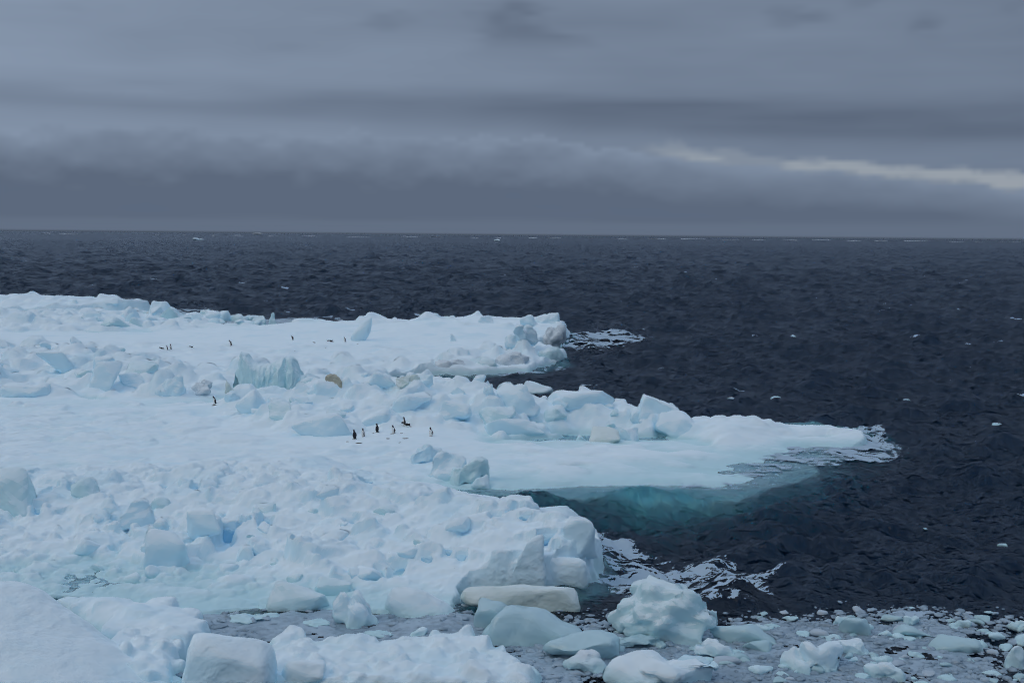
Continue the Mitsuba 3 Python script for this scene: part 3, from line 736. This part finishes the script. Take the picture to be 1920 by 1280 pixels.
# --- broken shelf of the near floe
block(838, 902, 74, 54, snow, 'broken snow block with a grey shaded face on the near floe edge', deep=.8, sink=.3, **lumpy)
block(880, 908, 76, 50, 'teal_ice', 'bluish snow-capped block on the near floe edge beside the shelf awash', deep=.8, **lumpy)
block(902, 918, 38, 26, snow, 'small rounded lump at the right end of the broken blocks')
block(800, 868, 62, 36, snow, 'jagged snow block right behind the broken snow block', **lumpy)
block(378, 1010, 74, 52, snow, 'rounded boulder below the blue hollows of the near floe', deep=.8, rough=.05)
block(306, 1066, 84, 70, snow, 'large pale boulder at the foot of the near hummock', deep=.7, rough=.06)
block(10, 958, 90, 78, 'teal_ice', 'big blue-grey block at the left edge of the near hummock', deep=.8, **ang)
block(152, 932, 60, 36, 'teal_ice', 'bluish block half buried on the left of the near hummock', **ang)
block(250, 985, 70, 46, snow, 'snow block on the left face of the near hummock')
block(1085, 1048, 76, 66, snow, 'rounded buttress block at the seaward cliff of the near floe', deep=.7, sink=.3, sub=4, rough=.08)
block(1040, 1105, 130, 60, snow, 'overhanging snow lobe at the foot of the near cliff', deep=.5, rough=.07)
block(985, 1095, 84, 86, snow, 'leaning fin of snow on the front of the near cliff', deep=.6, shape=[(-1, -1, -1), (1, -1, -1), (1, 1, -1), (-.6, 1, -1), (.2, -.5, .8), (.9, .2, 1), (.6, 1, .8), (1, -.5, .3), (-.4, -.9, -.2)], rough=.06)
# --- along the slush
block(975, 1150, 232, 50, 'stained_ice', 'long yellowish slab at the foot of the near cliff', deep=.35, sharp=14, rough=.05, planes=8, z=0)
block(556, 1146, 118, 52, 'teal_ice', 'smooth pale block at the edge of the slush', deep=.6, z=0, rough=.05)
block(622, 1118, 74, 34, 'teal_ice', 'square bluish block behind the smooth pale block', deep=.6, **ang)
block(664, 1178, 92, 68, snow, 'lumpy white block standing in the slush', deep=.7, z=0, **lumpy)
block(788, 1162, 148, 54, snow, 'wide snowy block left of the yellowish slab', deep=.5, z=0, rough=.06)
block(935, 1155, 40, 22, snow, 'small rounded block between the wide snowy block and the clear ice slab', z=0)
block(1000, 1212, 210, 66, 'glass_ice', 'translucent grey-green slab of clear ice tilted in the slush', deep=.45, z=0, shape=[(-1, -.8, -1), (1, -1, -1), (-1, .9, -1), (1, 1, -1), (-.75, -.5, .6), (-.5, .6, 1), (-.1, -.4, .75), (.3, .6, .5), (1, -.3, -.5), (.9, .6, -.3)], **ang)
block(930, 1190, 88, 66, 'glass_ice', 'upright translucent lobe at the left end of the clear ice slab', deep=.5, z=0, **ang)
block(1092, 1238, 150, 48, 'glass_ice', 'low bluish slab of clear ice, half awash', deep=.6, z=0, **ang)
block(1244, 1206, 206, 116, 'teal_ice', 'craggy pale green iceberg fragment beside the foam', 'ice fragment', 'ice_fragment', deep=.6, z=0, sub=5, sharp=9, rough=.22, planes=12, freq=3.0, lumps=10)
block(1320, 1172, 56, 40, 'teal_ice', 'jagged shoulder on the right side of the craggy ice fragment', deep=.6, z=0, **lumpy)
block(1180, 1215, 130, 18, 'glass_ice', 'flat clear ice ledge in front of the craggy ice fragment', deep=.5, z=0, **lumpy)
block(1245, 1300, 226, 58, snow, 'white lumpy block at the bottom edge, lower right of the rubble floe', deep=.6, z=0, sub=4, **lumpy)
block(420, 1312, 186, 114, snow, 'big smooth square-cut block at the bottom edge beside the snow mound', deep=.7, z=0, sub=5, sharp=14, rough=.035, shape=[(-1, -1, -1), (1, -1, -1), (-1, 1, -1), (1, 1, -1), (-.8, -.7, .55), (-.85, .6, .9), (-.5, -.3, 1), (.6, .2, .8), (.85, -.8, .3), (.9, .7, .5), (.1, -.9, .55)])
block(565, 1282, 88, 40, snow, 'flat-topped block on the rubble floe', deep=.7, rough=.04)
block(1100, 1262, 90, 34, 'grey_ice', 'greyish slush lump in front of the low clear slab', z=0, deep=.7, **lumpy)
block(775, 1202, 52, 22, snow, 'small white block floating in the slush in front of the wide snowy block', z=0)
for px, py, w, h, b, lab in ((470, 1172, 96, 12, 'teal_ice', 'low pale slab awash at the left end of the slush pool'), (705, 1198, 70, 11, snow, 'flat white piece at the near rim of the slush pool'),
                             (845, 1186, 84, 12, 'teal_ice', 'low bluish piece awash in the slush before the clear ice slab'), (590, 1176, 60, 9, snow, 'thin white piece floating in the middle of the slush pool')):
    block(px, py, w, h, b, lab, 'brash ice', 'brash_piece', z=0, deep=.8, sink=.5, **lumpy)
# --- far floe
block(1028, 640, 80, 50, snow, 'overhanging head of ice with knobbly snow top ending the far floe', 'overhanging ice', 'overhanging_ice', deep=.8, z=0, sub=5, sharp=9, rough=.15, planes=12, freq=2.4, lumps=8)
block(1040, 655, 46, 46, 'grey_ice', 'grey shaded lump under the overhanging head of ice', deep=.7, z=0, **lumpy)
block(1038, 606, 28, 20, snow, 'round snow knob on top of the overhanging head of ice', z=2.6)
block(978, 655, 64, 40, snow, 'snow block left of the overhanging head of ice', deep=.8, **lumpy)
block(1030, 683, 58, 32, 'teal_ice', 'pale blue block at the seaward tip of the far floe front', z=0, **lumpy)
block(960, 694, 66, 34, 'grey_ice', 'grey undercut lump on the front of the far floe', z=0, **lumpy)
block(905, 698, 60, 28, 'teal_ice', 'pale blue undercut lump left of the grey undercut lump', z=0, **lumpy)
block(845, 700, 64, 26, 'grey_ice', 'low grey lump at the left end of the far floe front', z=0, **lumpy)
block(910, 606, 30, 14, snow, 'jagged bump on the skyline of the far floe')
block(992, 612, 36, 22, snow, 'snow hump left of the round snow knob')
block(557, 608, 24, 7, 'glass_ice', 'low greenish growler behind the far floe', 'growler', 'growler', z=0)
block(484, 608, 26, 16, 'teal_ice', 'broad stump of ice beside the slender spire', 'ice spire', 'ice_spire', z=0, **ang)
block(510, 608, 17, 22, 'teal_ice', 'slender spire of ice behind the far floe', 'ice spire', 'ice_spire', z=0, shape=[(-1, -1, -1), (1, -1, -1), (1, 1, -1), (-1, 1, -1), (-.1, -.3, 1), (.35, .2, .95), (.6, -.3, .3), (-.5, .3, .1)], **ang)
block(100, 706, 72, 46, snow, 'angular boulder at the left of the block band', deep=.8, planes=7, rough=.04)
block(190, 729, 62, 50, snow, 'tall rounded boulder in the block band', deep=.9, planes=9, rough=.05)
block(243, 726, 48, 24, snow, 'low round boulder right of the tall rounded boulder')
block(315, 746, 56, 42, snow, 'lumpy boulder at the right end of the block band', **lumpy)
block(372, 742, 46, 30, 'grey_ice', 'greyish lump beside the wet stained ice', **lumpy)
block(262, 702, 60, 22, 'teal_ice', 'bluish slab behind the low round boulder', **ang)
block(40, 745, 100, 26, snow, 'low snowy slab at the left edge below the block band', deep=.6)
block(430, 737, 18, 22, 'stained_ice', 'small yellowish block left of the green ice wall')
block(625, 737, 34, 32, 'brown_ice', 'brown stained block at the right end of the green ice wall', sharp=12, rough=.1)
block(248, 588, 22, 12, 'stained_ice', 'yellowish boulder in front of the most distant ridge', z=0)
block(285, 592, 26, 9, 'stained_ice', 'low cream boulder right of the yellowish boulder', z=0)
block(205, 572, 34, 12, snow, 'rounded hump on the most distant ridge')
block(138, 570, 14, 9, snow, 'small knob on the most distant ridge')
block(350, 604, 24, 11, 'teal_ice', 'pale blue block floating in the inlet, left of its twin', z=0)
block(372, 601, 20, 9, 'teal_ice', 'pale blue block floating in the inlet, nearest the open water', z=0)
block(210, 612, 50, 16, 'teal_ice', 'tilted blue-edged slab behind the far snow flat', **ang)
block(852, 640, 16, 14, snow, 'small fin of snow on the far floe', shape=[(-1, -.4, -1), (1, -.4, -1), (1, .4, -1), (-1, .4, -1), (-.9, -.2, .9), (-.7, .2, 1), (.2, 0, -.1)], **ang)

# leaning fin of snow: a bent, tapering blade
def fin_mesh(Hm, W0, thick, lean):
    s = trimesh.creation.icosphere(subdivisions=4)
    v = np.array(s.vertices)
    t = (v[:, 2] + 1) / 2
    wx = W0 * (1.0 - .72 * t ** .7)
    x = v[:, 0] * wx + lean * t ** 1.2
    y = v[:, 1] * thick * (1.25 - .7 * t)
    return np.c_[x, y + .06 * np.sin(3 * t + x), Hm * (t ** .9)] + .12 * (meshkit.fbm(v * 2.2, 3, 4)[:, None] - .5), np.array(s.faces)


P = hit(678, 640)
u = P[1] / F
add('snow_fin', place(fin_mesh(50 * u, 26 * u, .9, 26 * u), P[0] - 10 * u, P[1] + 1.2, P[2] - .4), snow, 'tall leaning fin of snow on the skyline of the far floe', 'snow fin')

# green ice wall, draped in flutes
def wall_mesh(L, Hm, D, seed, nx=120, nzz=40):
    prof = lambda s: Hm * np.interp(s, [0, .06, .12, .2, .3, .45, .58, .64, .7, .8, .9, 1], [.5, .95, .92, .72, .70, .74, .86, .78, .48, .52, .36, .12])
    th = np.linspace(0, math.pi, nzz)
    S, TH = np.meshgrid(np.linspace(0, 1, nx), th)
    hgt = prof(S) * (1 + .16 * (meshkit.fbm(np.stack([S * 14, S * 0, S * 0], -1), 3, seed) - .5))
    X = (S - .5) * L * (1 + .10 * np.cos(TH) * -1)
    c = np.cos(TH)
    Y = -np.sign(c) * np.abs(c) ** .6 * D * (.55 + .45 * np.sin(np.pi * S) ** .5)
    Z = hgt * np.sin(TH) ** .7
    fl = meshkit.fbm(np.stack([S * 16, Z * .25, Y * .3], -1), 4, seed + 2) - .5
    Y = Y + fl * D * .9 * (c > 0) * -1
    X = X + (meshkit.fbm(np.stack([S * 9, Z * .9, Y], -1), 3, seed + 3) - .5) * .9
    Z = Z + .5 * (meshkit.fbm(np.stack([X * .9, Y, Z], -1), 3, seed + 5) - .5) * np.sin(TH)
    idx = np.arange(nx * nzz).reshape(nzz, nx)
    q = np.stack([idx[:-1, :-1], idx[:-1, 1:], idx[1:, 1:], idx[1:, :-1]], -1).reshape(-1, 4)
    return np.stack([X, Y, Z - .3], -1).reshape(-1, 3), np.vstack([q[:, [0, 1, 2]], q[:, [0, 2, 3]]])


P = np.array([*G(522, 742, .2), .2])
u = P[1] / F
add('ice_wall', place(wall_mesh(176 * u, 92 * u, 1.9, 5), P[0] + 2 * u, P[1] + 1.6, .1), 'teal_ice', 'pale green fluted ice wall rising from the wet gap behind the lone penguin', 'ice wall')

# --- loose brash in the lower right, larger pieces first
brashes = [(1344, 1238, 82, 34, snow, 'white pointed piece of brash right of the flat clear ice ledge'), (1530, 1264, 122, 56, snow, 'largest white piece of brash, with a sloping ridge, lower right'),
           (1602, 1232, 66, 30, snow, 'rounded white piece right of the largest brash piece'), (1664, 1277, 74, 32, snow, 'flat-topped white piece with a ragged crown at the bottom edge'),
           (1608, 1195, 60, 36, 'glass_ice', 'pointed translucent piece like a shark fin in the slush'), (1720, 1198, 82, 22, 'glass_ice', 'low translucent hump right of the pointed translucent piece'),
           (1800, 1226, 100, 26, 'glass_ice', 'wide greenish clear piece among the brash on the right'), (1712, 1172, 32, 16, snow, 'small bright white piece beyond the low translucent hump'),
           (1802, 1178, 42, 16, snow, 'bright white piece above the wide greenish clear piece'), (1908, 1254, 44, 42, 'teal_ice', 'pale blue block cut off by the right edge of the picture'),
           (1400, 1212, 126, 36, 'glass_ice', 'broad greenish clear piece right of the craggy ice fragment'), (1560, 1204, 44, 12, snow, 'flat white piece left of the rounded white piece'),
           (1658, 1246, 42, 14, snow, 'small flat piece above the flat-topped white piece'), (1580, 1172, 30, 16, snow, 'small white lump left of the pointed translucent piece'),
           (1920, 1184, 50, 18, snow, 'white piece at the right edge above the pale blue block'), (1424, 1222, 60, 18, 'glass_ice', 'low clear piece just below the broad greenish clear piece'),
           (1720, 1234, 32, 12, snow, 'little white piece between the two translucent humps'), (1450, 1180, 36, 10, snow, 'flat white piece near the foam, upper left of the brash')]
for px, py, w, h, b, lab in brashes:
    kw = lumpy if b == snow else ang
    block(px, py, w, h, b, lab, 'brash ice', 'brash_piece', z=0, deep=.7, sink=.35, sub=4, **kw)
g = np.random.default_rng(71)
n = 0
while n < 150:
    px, py = g.uniform(1140, 1930), g.uniform(1132, 1285)
    x, y = G(px, py)
    sd = sdist(brash_poly, np.array([x]), np.array([y]))[0]
    if sd < .2 or surf(x, y) > .02:
        continue
    n += 1
    s = .22 * (3.2 ** g.random()) * (.8 + .4 * g.random())
    m = block_mesh(s * g.uniform(.9, 1.5), s, s * g.uniform(.3, .6), n + 900, 2, sharp=8, rough=.12)
    z = float(sea_at(np.array([x]), np.array([y]))[0])
    add('brash_chunk', place(m, x, y, z - .05 * s - .03, g.uniform(0, 6)), ['brash', snow, 'glass_ice'][int(g.integers(0, 3))], 'small chunk of brash ice floating in the slush field at the lower right', 'brash ice', 'small brash chunks in the lower right slush')

# fine brash: nobody could count it
ico = trimesh.creation.icosphere(subdivisions=1)
iv, jf = np.array(ico.vertices), np.array(ico.faces)
vs, fs, n = [], [], 0
while n < 3600:
    x, y = g.uniform(-20, 24), g.uniform(46.5, 64)
    if x < -1 and g.random() < .7:
        continue
    sd = sdist(brash_poly, np.array([x]), np.array([y]))[0]
    if g.random() > sstep(-.6, 2.2, sd) or g.random() > .3 + 1.2 * meshkit.fbm(np.array([x * .4, y * .4, 0]), 2, 5) or surf(x, y) > .05:
        continue
    s = .03 * (6.5 ** (g.random() ** 1.4))
    v = iv * [s * g.uniform(.8, 2.0), s * g.uniform(.7, 1.3), s * g.uniform(.28, .65)] + g.normal(0, s * .13, iv.shape)
    a = g.uniform(0, 6.3)
    v = v @ np.array([[math.cos(a), math.sin(a), 0], [-math.sin(a), math.cos(a), 0], [0, 0, 1]])
    vs.append(v + [x, y, 0]); fs.append(jf + n * len(iv)); n += 1
vs = np.vstack(vs)
c = np.repeat(np.array([v.mean(0) for v in np.split(vs, n)]), len(iv), 0)
vs[:, 2] += sea_at(c[:, 0], c[:, 1]) + .02
add('brash_ice', (vs, np.vstack(fs)), 'slush', 'fine brash ice and ice crumbs floating thick in the slush', None, kind='stuff')

# loose lumps lying on the floes, each a thing
zones = [(36, ridge_poly.buffer(-.5), (.35, .9), 'snow-covered block lying among others on the ridge of the middle floe', 'loose blocks on the middle ridge', 3),
         (34, band.buffer(-1), (.5, 1.3), 'snow-covered block lying in the block band along the near edge of the far floe', 'loose blocks in the band of the far floe', 3),
         (42, poly([(-100, 1080, .3), (560, 1095, .3), (860, 1080, .4), (860, 1000, 1), (600, 940, 1.7), (-100, 930, 1.6)]), (.22, .75), 'small snow lump lying on the broken face of the near hummock', 'snow lumps on the near hummock', 2),
         (22, poly([(310, 618, .2), (540, 606, .2), (500, 600, .0), (330, 588, .0)]), (.8, 1.9), 'low block adrift in the slushy inlet behind the far floe', 'blocks adrift in the inlet', 2),
         (14, poly([(0, 590, .6), (300, 590, .3), (300, 615, .5), (0, 615, .5)]), (.8, 2.0), 'block in the rubble in front of the most distant ridge', 'rubble blocks before the distant ridge', 3)]
for cnt, pg, size, lab, grp, sub in zones:
    g = np.random.default_rng(cnt * 7)
    k = 0
    while k < cnt:
        x, y = g.uniform(pg.bounds[0], pg.bounds[2]), g.uniform(pg.bounds[1], pg.bounds[3])
        if not shapely.contains_xy(pg, x, y):
            continue
        k += 1
        s = 2 * size[0] * (size[1] / size[0]) ** g.random()
        m = block_mesh(s, s * g.uniform(.6, .95), s * g.uniform(.5, .8), 2000 + cnt * 100 + k, sub, sharp=g.uniform(8, 20), rough=.06)
        add('snow_block', place(m, x, y, surf(x, y) - .25 * s, g.uniform(0, 6.3), g.normal(0, .2), g.normal(0, .2)), ['snow_ice', 'snow_ice', 'teal_ice'][k % 3], lab, 'ice block', grp)

# --- bits adrift on the open sea
adrift = [(1167, 674, 10, 'white bit of ice adrift below the foam of the far head of ice'), (1455, 752 - 4, 22, 'flat white floe bit adrift beyond the wedge-shaped block'), (1700, 753, 14, 'white bit adrift in the middle of the open water on the right'), (1868, 797, 18, 'flat white bit adrift near the right edge'),
          (1735, 992, 8, 'tiny white bit adrift in the dark water at the right, upper of two'), (1880, 1010, 18, 'white bit adrift near the right edge above the brash'), (1370, 762, 14, 'pair-like white bit adrift beyond the ridge end'), (1620, 775, 8, 'tiny bit adrift beyond the tail of the middle floe'), (1875, 807, 8, 'tiny white bit just under the flat bit near the right edge'),
          (368, 446, 14, 'white bit of ice adrift in the far distance on the left'), (378, 444, 8, 'smaller white bit right beside the far white bit on the left'), (1487, 634, 10, 'bit adrift in the middle distance on the right'), (932, 447, 12, 'white bit adrift just below the horizon, near the middle'), (1895, 748, 8, 'tiny bit adrift at the right edge of the picture')]
for px, py, w, lab in adrift:
    py = max(py, 450 if px < 600 else 452)
    x, y = G(px, py)
    w = w * y / F
    m = block_mesh(w, w * .8, w * .42, int(px), 2, sharp=9, rough=.12)
    add('growler', place(m, x, y, float(sea_at(np.array([x]), np.array([y]))[0]) - w * .1), snow, lab, 'growler')

# --- pack ice along the horizon
g = np.random.default_rng(5)
segs = [(75, 100, 2.2), (105, 155, 2.0), (290, 300, 1.6), (340, 350, 1.4), (395, 405, 2.0), (472, 492, 5.0), (430, 462, 1.6), (500, 515, 1.6), (560, 600, 1.8), (640, 700, 1.4), (745, 790, 2.2), (795, 840, 2.4), (880, 900, 1.6), (925, 940, 2), (985, 1010, 2.2), (1015, 1055, 2.6), (1095, 1115, 1.8),
        (1150, 1180, 1.8), (1205, 1255, 2.4), (1265, 1330, 2.4), (1340, 1390, 2.2), (1400, 1440, 2.0), (1460, 1500, 2.6), (1510, 1560, 2.2), (1575, 1620, 2.2), (1630, 1665, 2.4), (1680, 1750, 2.2), (1765, 1810, 2.0), (1820, 1845, 2.0), (1860, 1920, 1.8)]
for x0, x1, hpx in segs:
    D = g.uniform(7000, 9000) if hpx < 4 else 12500
    az = math.atan(((x0 + x1) / 2 - 960) / F)
    W, Hm = (x1 - x0) * D / F * (.75 if hpx < 4 else 1), hpx * D / F * (.5 if hpx < 4 else .9)
    m = block_mesh(W, W * .25, Hm, int(x0) + 31, 3, sharp=10, rough=.05 if hpx < 4 else .02)
    lab = 'faint flat-topped iceberg on the horizon, left of the middle' if hpx > 4 else 'thin white strip of pack ice on the horizon'
    add('iceberg' if hpx > 4 else 'pack_ice', place(m, D * math.tan(az), D, -Hm * .15), 'far_ice', lab, 'iceberg' if hpx > 4 else 'pack ice', None if hpx > 4 else 'strips of pack ice on the horizon')


# ------------------------------------------------------------------ penguins
def penguin_body():
    """Standing in its own frame: x forward, z up, 0.68 m tall."""
    prof = np.array([(.015, .045, .0), (.05, .085, .005), (.12, .112, .012), (.22, .122, .018), (.32, .115, .012), (.40, .095, .003), (.455, .070, -.002), (.50, .056, .0), (.54, .055, .008), (.585, .052, .014), (.62, .040, .014), (.645, .018, .012)])
    zz = np.linspace(.015, .645, 34)
    rr, cx = np.interp(zz, prof[:, 0], prof[:, 1]), np.interp(zz, prof[:, 0], prof[:, 2])
    th = np.linspace(0, 2 * np.pi, 24, endpoint=False)
    V = np.concatenate([np.c_[cx[i] + rr[i] * np.cos(th) * .95, rr[i] * np.sin(th), np.full(24, zz[i])] for i in range(34)] + [[[0, 0, .008]], [[.012, 0, .655]]])
    Fs = []
    for i in range(33):
        for j in range(24):
            a, b, c, d = i * 24 + j, i * 24 + (j + 1) % 24, (i + 1) * 24 + (j + 1) % 24, (i + 1) * 24 + j
            Fs += [(a, b, c), (a, c, d)]
    for j in range(24):
        Fs += [(34 * 24, (j + 1) % 24, j), (34 * 24 + 1, 33 * 24 + j, 33 * 24 + (j + 1) % 24)]
    core = m3.Manifold(m3.Mesh(V.astype(np.float32), np.array(Fs, np.uint32)))

    def ball(p, r, s=(1, 1, 1)):
        return m3.Manifold.sphere(1.0, 12).scale([r * s[0], r * s[1], r * s[2]]).translate(list(p))
    parts = [core]
    for s in (-1, 1):
        parts.append(m3.Manifold.batch_hull([ball((-.005, s * .092, .42), .022, (1.2, .6, 1)), ball((-.01, s * .150, .30), .026, (1.2, .5, 1)), ball((-.03, s * .160, .175), .012, (1.2, .6, 1))]))
        parts.append(m3.Manifold.batch_hull([ball((.02, s * .05, .06), .035), ball((.035, s * .055, .015), .018)]))
    parts.append(m3.Manifold.batch_hull([ball((-.07, 0, .09), .04), ball((-.15, 0, .015), .012, (1, 2.2, 1))]))
    body = m3.Manifold.batch_boolean(parts, m3.OpType.Add).refine_to_length(.022)
    mm = body.to_mesh()
    t = trimesh.Trimesh(mm.vert_properties[:, :3], mm.tri_verts, process=True)
    trimesh.smoothing.filter_taubin(t, iterations=8)
    return np.array(t.vertices), np.array(t.faces)


PV, PF = penguin_body()
ang_ = np.degrees(np.arctan2(np.abs(PV[:, 1]), PV[:, 0] - .0))
white = (ang_ < 82) & (PV[:, 2] < .475) & (np.abs(PV[:, 1]) < .112) & (PV[:, 2] > .03)
PC = np.where(white[:, None], [.82, .83, .82], [.018, .019, .024])
bill = trimesh.creation.cone(radius=.017, height=.06, sections=10)
bill.apply_transform(trimesh.transformations.rotation_matrix(math.pi / 2, [0, 1, 0]))
BV, BF = np.array(bill.vertices) * [1, .75, 1] + [.058, 0, .578], np.array(bill.faces)
foot = trimesh.convex.convex_hull(np.array([[-.02, -.018, 0], [-.02, .018, 0], [.085, -.045, 0], [.1, 0, 0], [.085, .045, 0], [0, 0, .03], [.06, 0, .018]]))
eye = trimesh.creation.icosphere(subdivisions=1, radius=.008)


def pose(V, kind, lean):
    """Bend the spine forward by lean (radians over the upper body); lie: tip the whole body on its belly."""
    V = V.copy()
    if kind == 'stand':
        z0 = .08
        t = np.clip((V[:, 2] - z0) / .56, 0, 1)
        a = lean * t
        x, z = V[:, 0].copy(), V[:, 2].copy()
        # integrate the bent axis
        s = np.linspace(0, 1, 40)
        axx = np.r_[0, np.cumsum(np.sin(lean * s[:-1]) * .56 / 39)]
        azz = np.r_[0, np.cumsum(np.cos(lean * s[:-1]) * .56 / 39)]
        over = np.maximum(z - z0 - .56, 0)
        cx, cz = np.interp(t, s, axx), np.interp(t, s, azz)
        m = z > z0
        V[m, 0] = (cx + x * np.cos(a) + over * np.sin(a))[m]
        V[m, 2] = (z0 + cz - x * np.sin(a) + over * np.cos(a))[m]
        return V
    a = math.radians(78)
    R = np.array([[math.cos(a), 0, math.sin(a)], [0, 1, 0], [-math.sin(a), 0, math.cos(a)]])
    t = np.clip((V[:, 2] - .36) / .2, 0, 1)
    W = V @ R.T
    W[:, 2] += lean * .12 * t + .115
    W[:, 2] = np.maximum(W[:, 2], .0)
    return W


def penguin(px, py, heading, label, kind='stand', lean=.15, size=1.0):
    """heading: the way it faces, in degrees, 0 = to the right of the picture, 90 = away."""
    P = hit(px, py)
    h = math.radians(heading)
    M = np.array([[math.cos(h), -math.sin(h), 0], [math.sin(h), math.cos(h), 0], [0, 0, 1]]) * 1.08 * size
    put = lambda V, k=kind: pose(V, k, lean) @ M.T + P - [0, 0, .015]
    key = add('penguin', (put(PV), PF), 'penguin_feathers', label, 'penguin', color=PC)
    add(key + '__bill', (put(BV), BF), 'penguin_bill', smooth=30)
    for s in (-1, 1):
        fv = np.array(foot.vertices) + [.02, s * .05, 0]
        if kind != 'stand':
            fv = np.array(foot.vertices) * [-1, 1, 1] + [-.02, s * .05, .03]
            fw = fv @ M.T + P
        else:
            fw = fv @ M.T + P
        add(key + '__foot', (fw, np.array(foot.faces) if kind == 'stand' else np.array(foot.faces)[:, ::-1]), 'penguin_foot', smooth=False)
        add(key + '__eye', (put(np.array(eye.vertices) + [.035, s * .044, .59]), np.array(eye.faces)), 'penguin_bill', smooth=True)
    return key


penguin(665, 823, 140, 'penguin with its black back turned, leftmost of the group by the long slab', lean=.30, size=1.03)
penguin(681, 819, 215, 'white-bellied penguin second from the left in the group by the long slab', lean=.12, size=.92)
penguin(707, 810, 150, 'upright dark penguin third from the left, its tail showing', lean=.05)
penguin(738, 813, 225, 'white-bellied penguin fourth from the left, bending its head down to the left', lean=.35, size=.95)
penguin(758, 798, 190, 'penguin stretching its head up beside the lying penguin', lean=.10, size=1.0)
penguin(769, 801, 165, 'black penguin lying on its belly behind the standing group', 'lie', .6, 1.05)
penguin(808, 818, 235, 'white-bellied penguin standing alone at the right of the group', lean=.20, size=1.0)
penguin(403, 757, 200, 'lone penguin bending down on the flat snow in front of the wet gap', lean=.45, size=1.0)
penguin(320, 655, 205, 'penguin standing rightmost of the far trio on the left', lean=.15)
penguin(314, 656, 205, 'stooping penguin in the middle of the far trio on the left', lean=.6, size=.85)
penguin(307, 656, 180, 'penguin lying at the left end of the far trio', 'lie', .3, .9)
penguin(362, 653, 200, 'small dark penguin lying alone between the trio and the stooping one', 'lie', .5, .75)
penguin(433, 649, 190, 'stooping penguin on the far floe above the green ice wall', lean=.7, size=1.1)
penguin(549, 637, 160, 'penguin leaning forward on the far snow slope, left of the fin', lean=.9, size=.95)
penguin(591, 643, 180, 'tiny dark penguin lying flat on the far snow', 'lie', .2, .5)
penguin(624, 642, 200, 'dark penguin crouching with its head down left of the fin', 'lie', -.1, 1.15)
penguin(647, 641, 200, 'black and white penguin standing nearest the fin of snow', lean=.45, size=1.0)

# specks of droppings on the snow by the penguins
g = np.random.default_rng(3)
vs, fs, n = [], [], 0
for px, py, w in [(760, 822, .22), (728, 823, .15), (652, 829, .12), (672, 831, .25), (750, 830, .10), (753, 812, .12), (700, 812, .1), (735, 814, .15), (665, 823, .15), (403, 760, .25), (610, 653, .12), (552, 658, .12), (670, 645, .15)]:
    P = hit(px, py)
    v = iv * [w, w * .6, .02] + g.normal(0, w * .12, iv.shape) * [1, 1, .1]
    vs.append(v + P + [0, 0, .012]); fs.append(jf + n * len(iv)); n += 1
add('droppings', (np.vstack(vs), np.vstack(fs)), 'guano', 'dark specks of droppings on the snow round the penguins', None, kind='stuff')
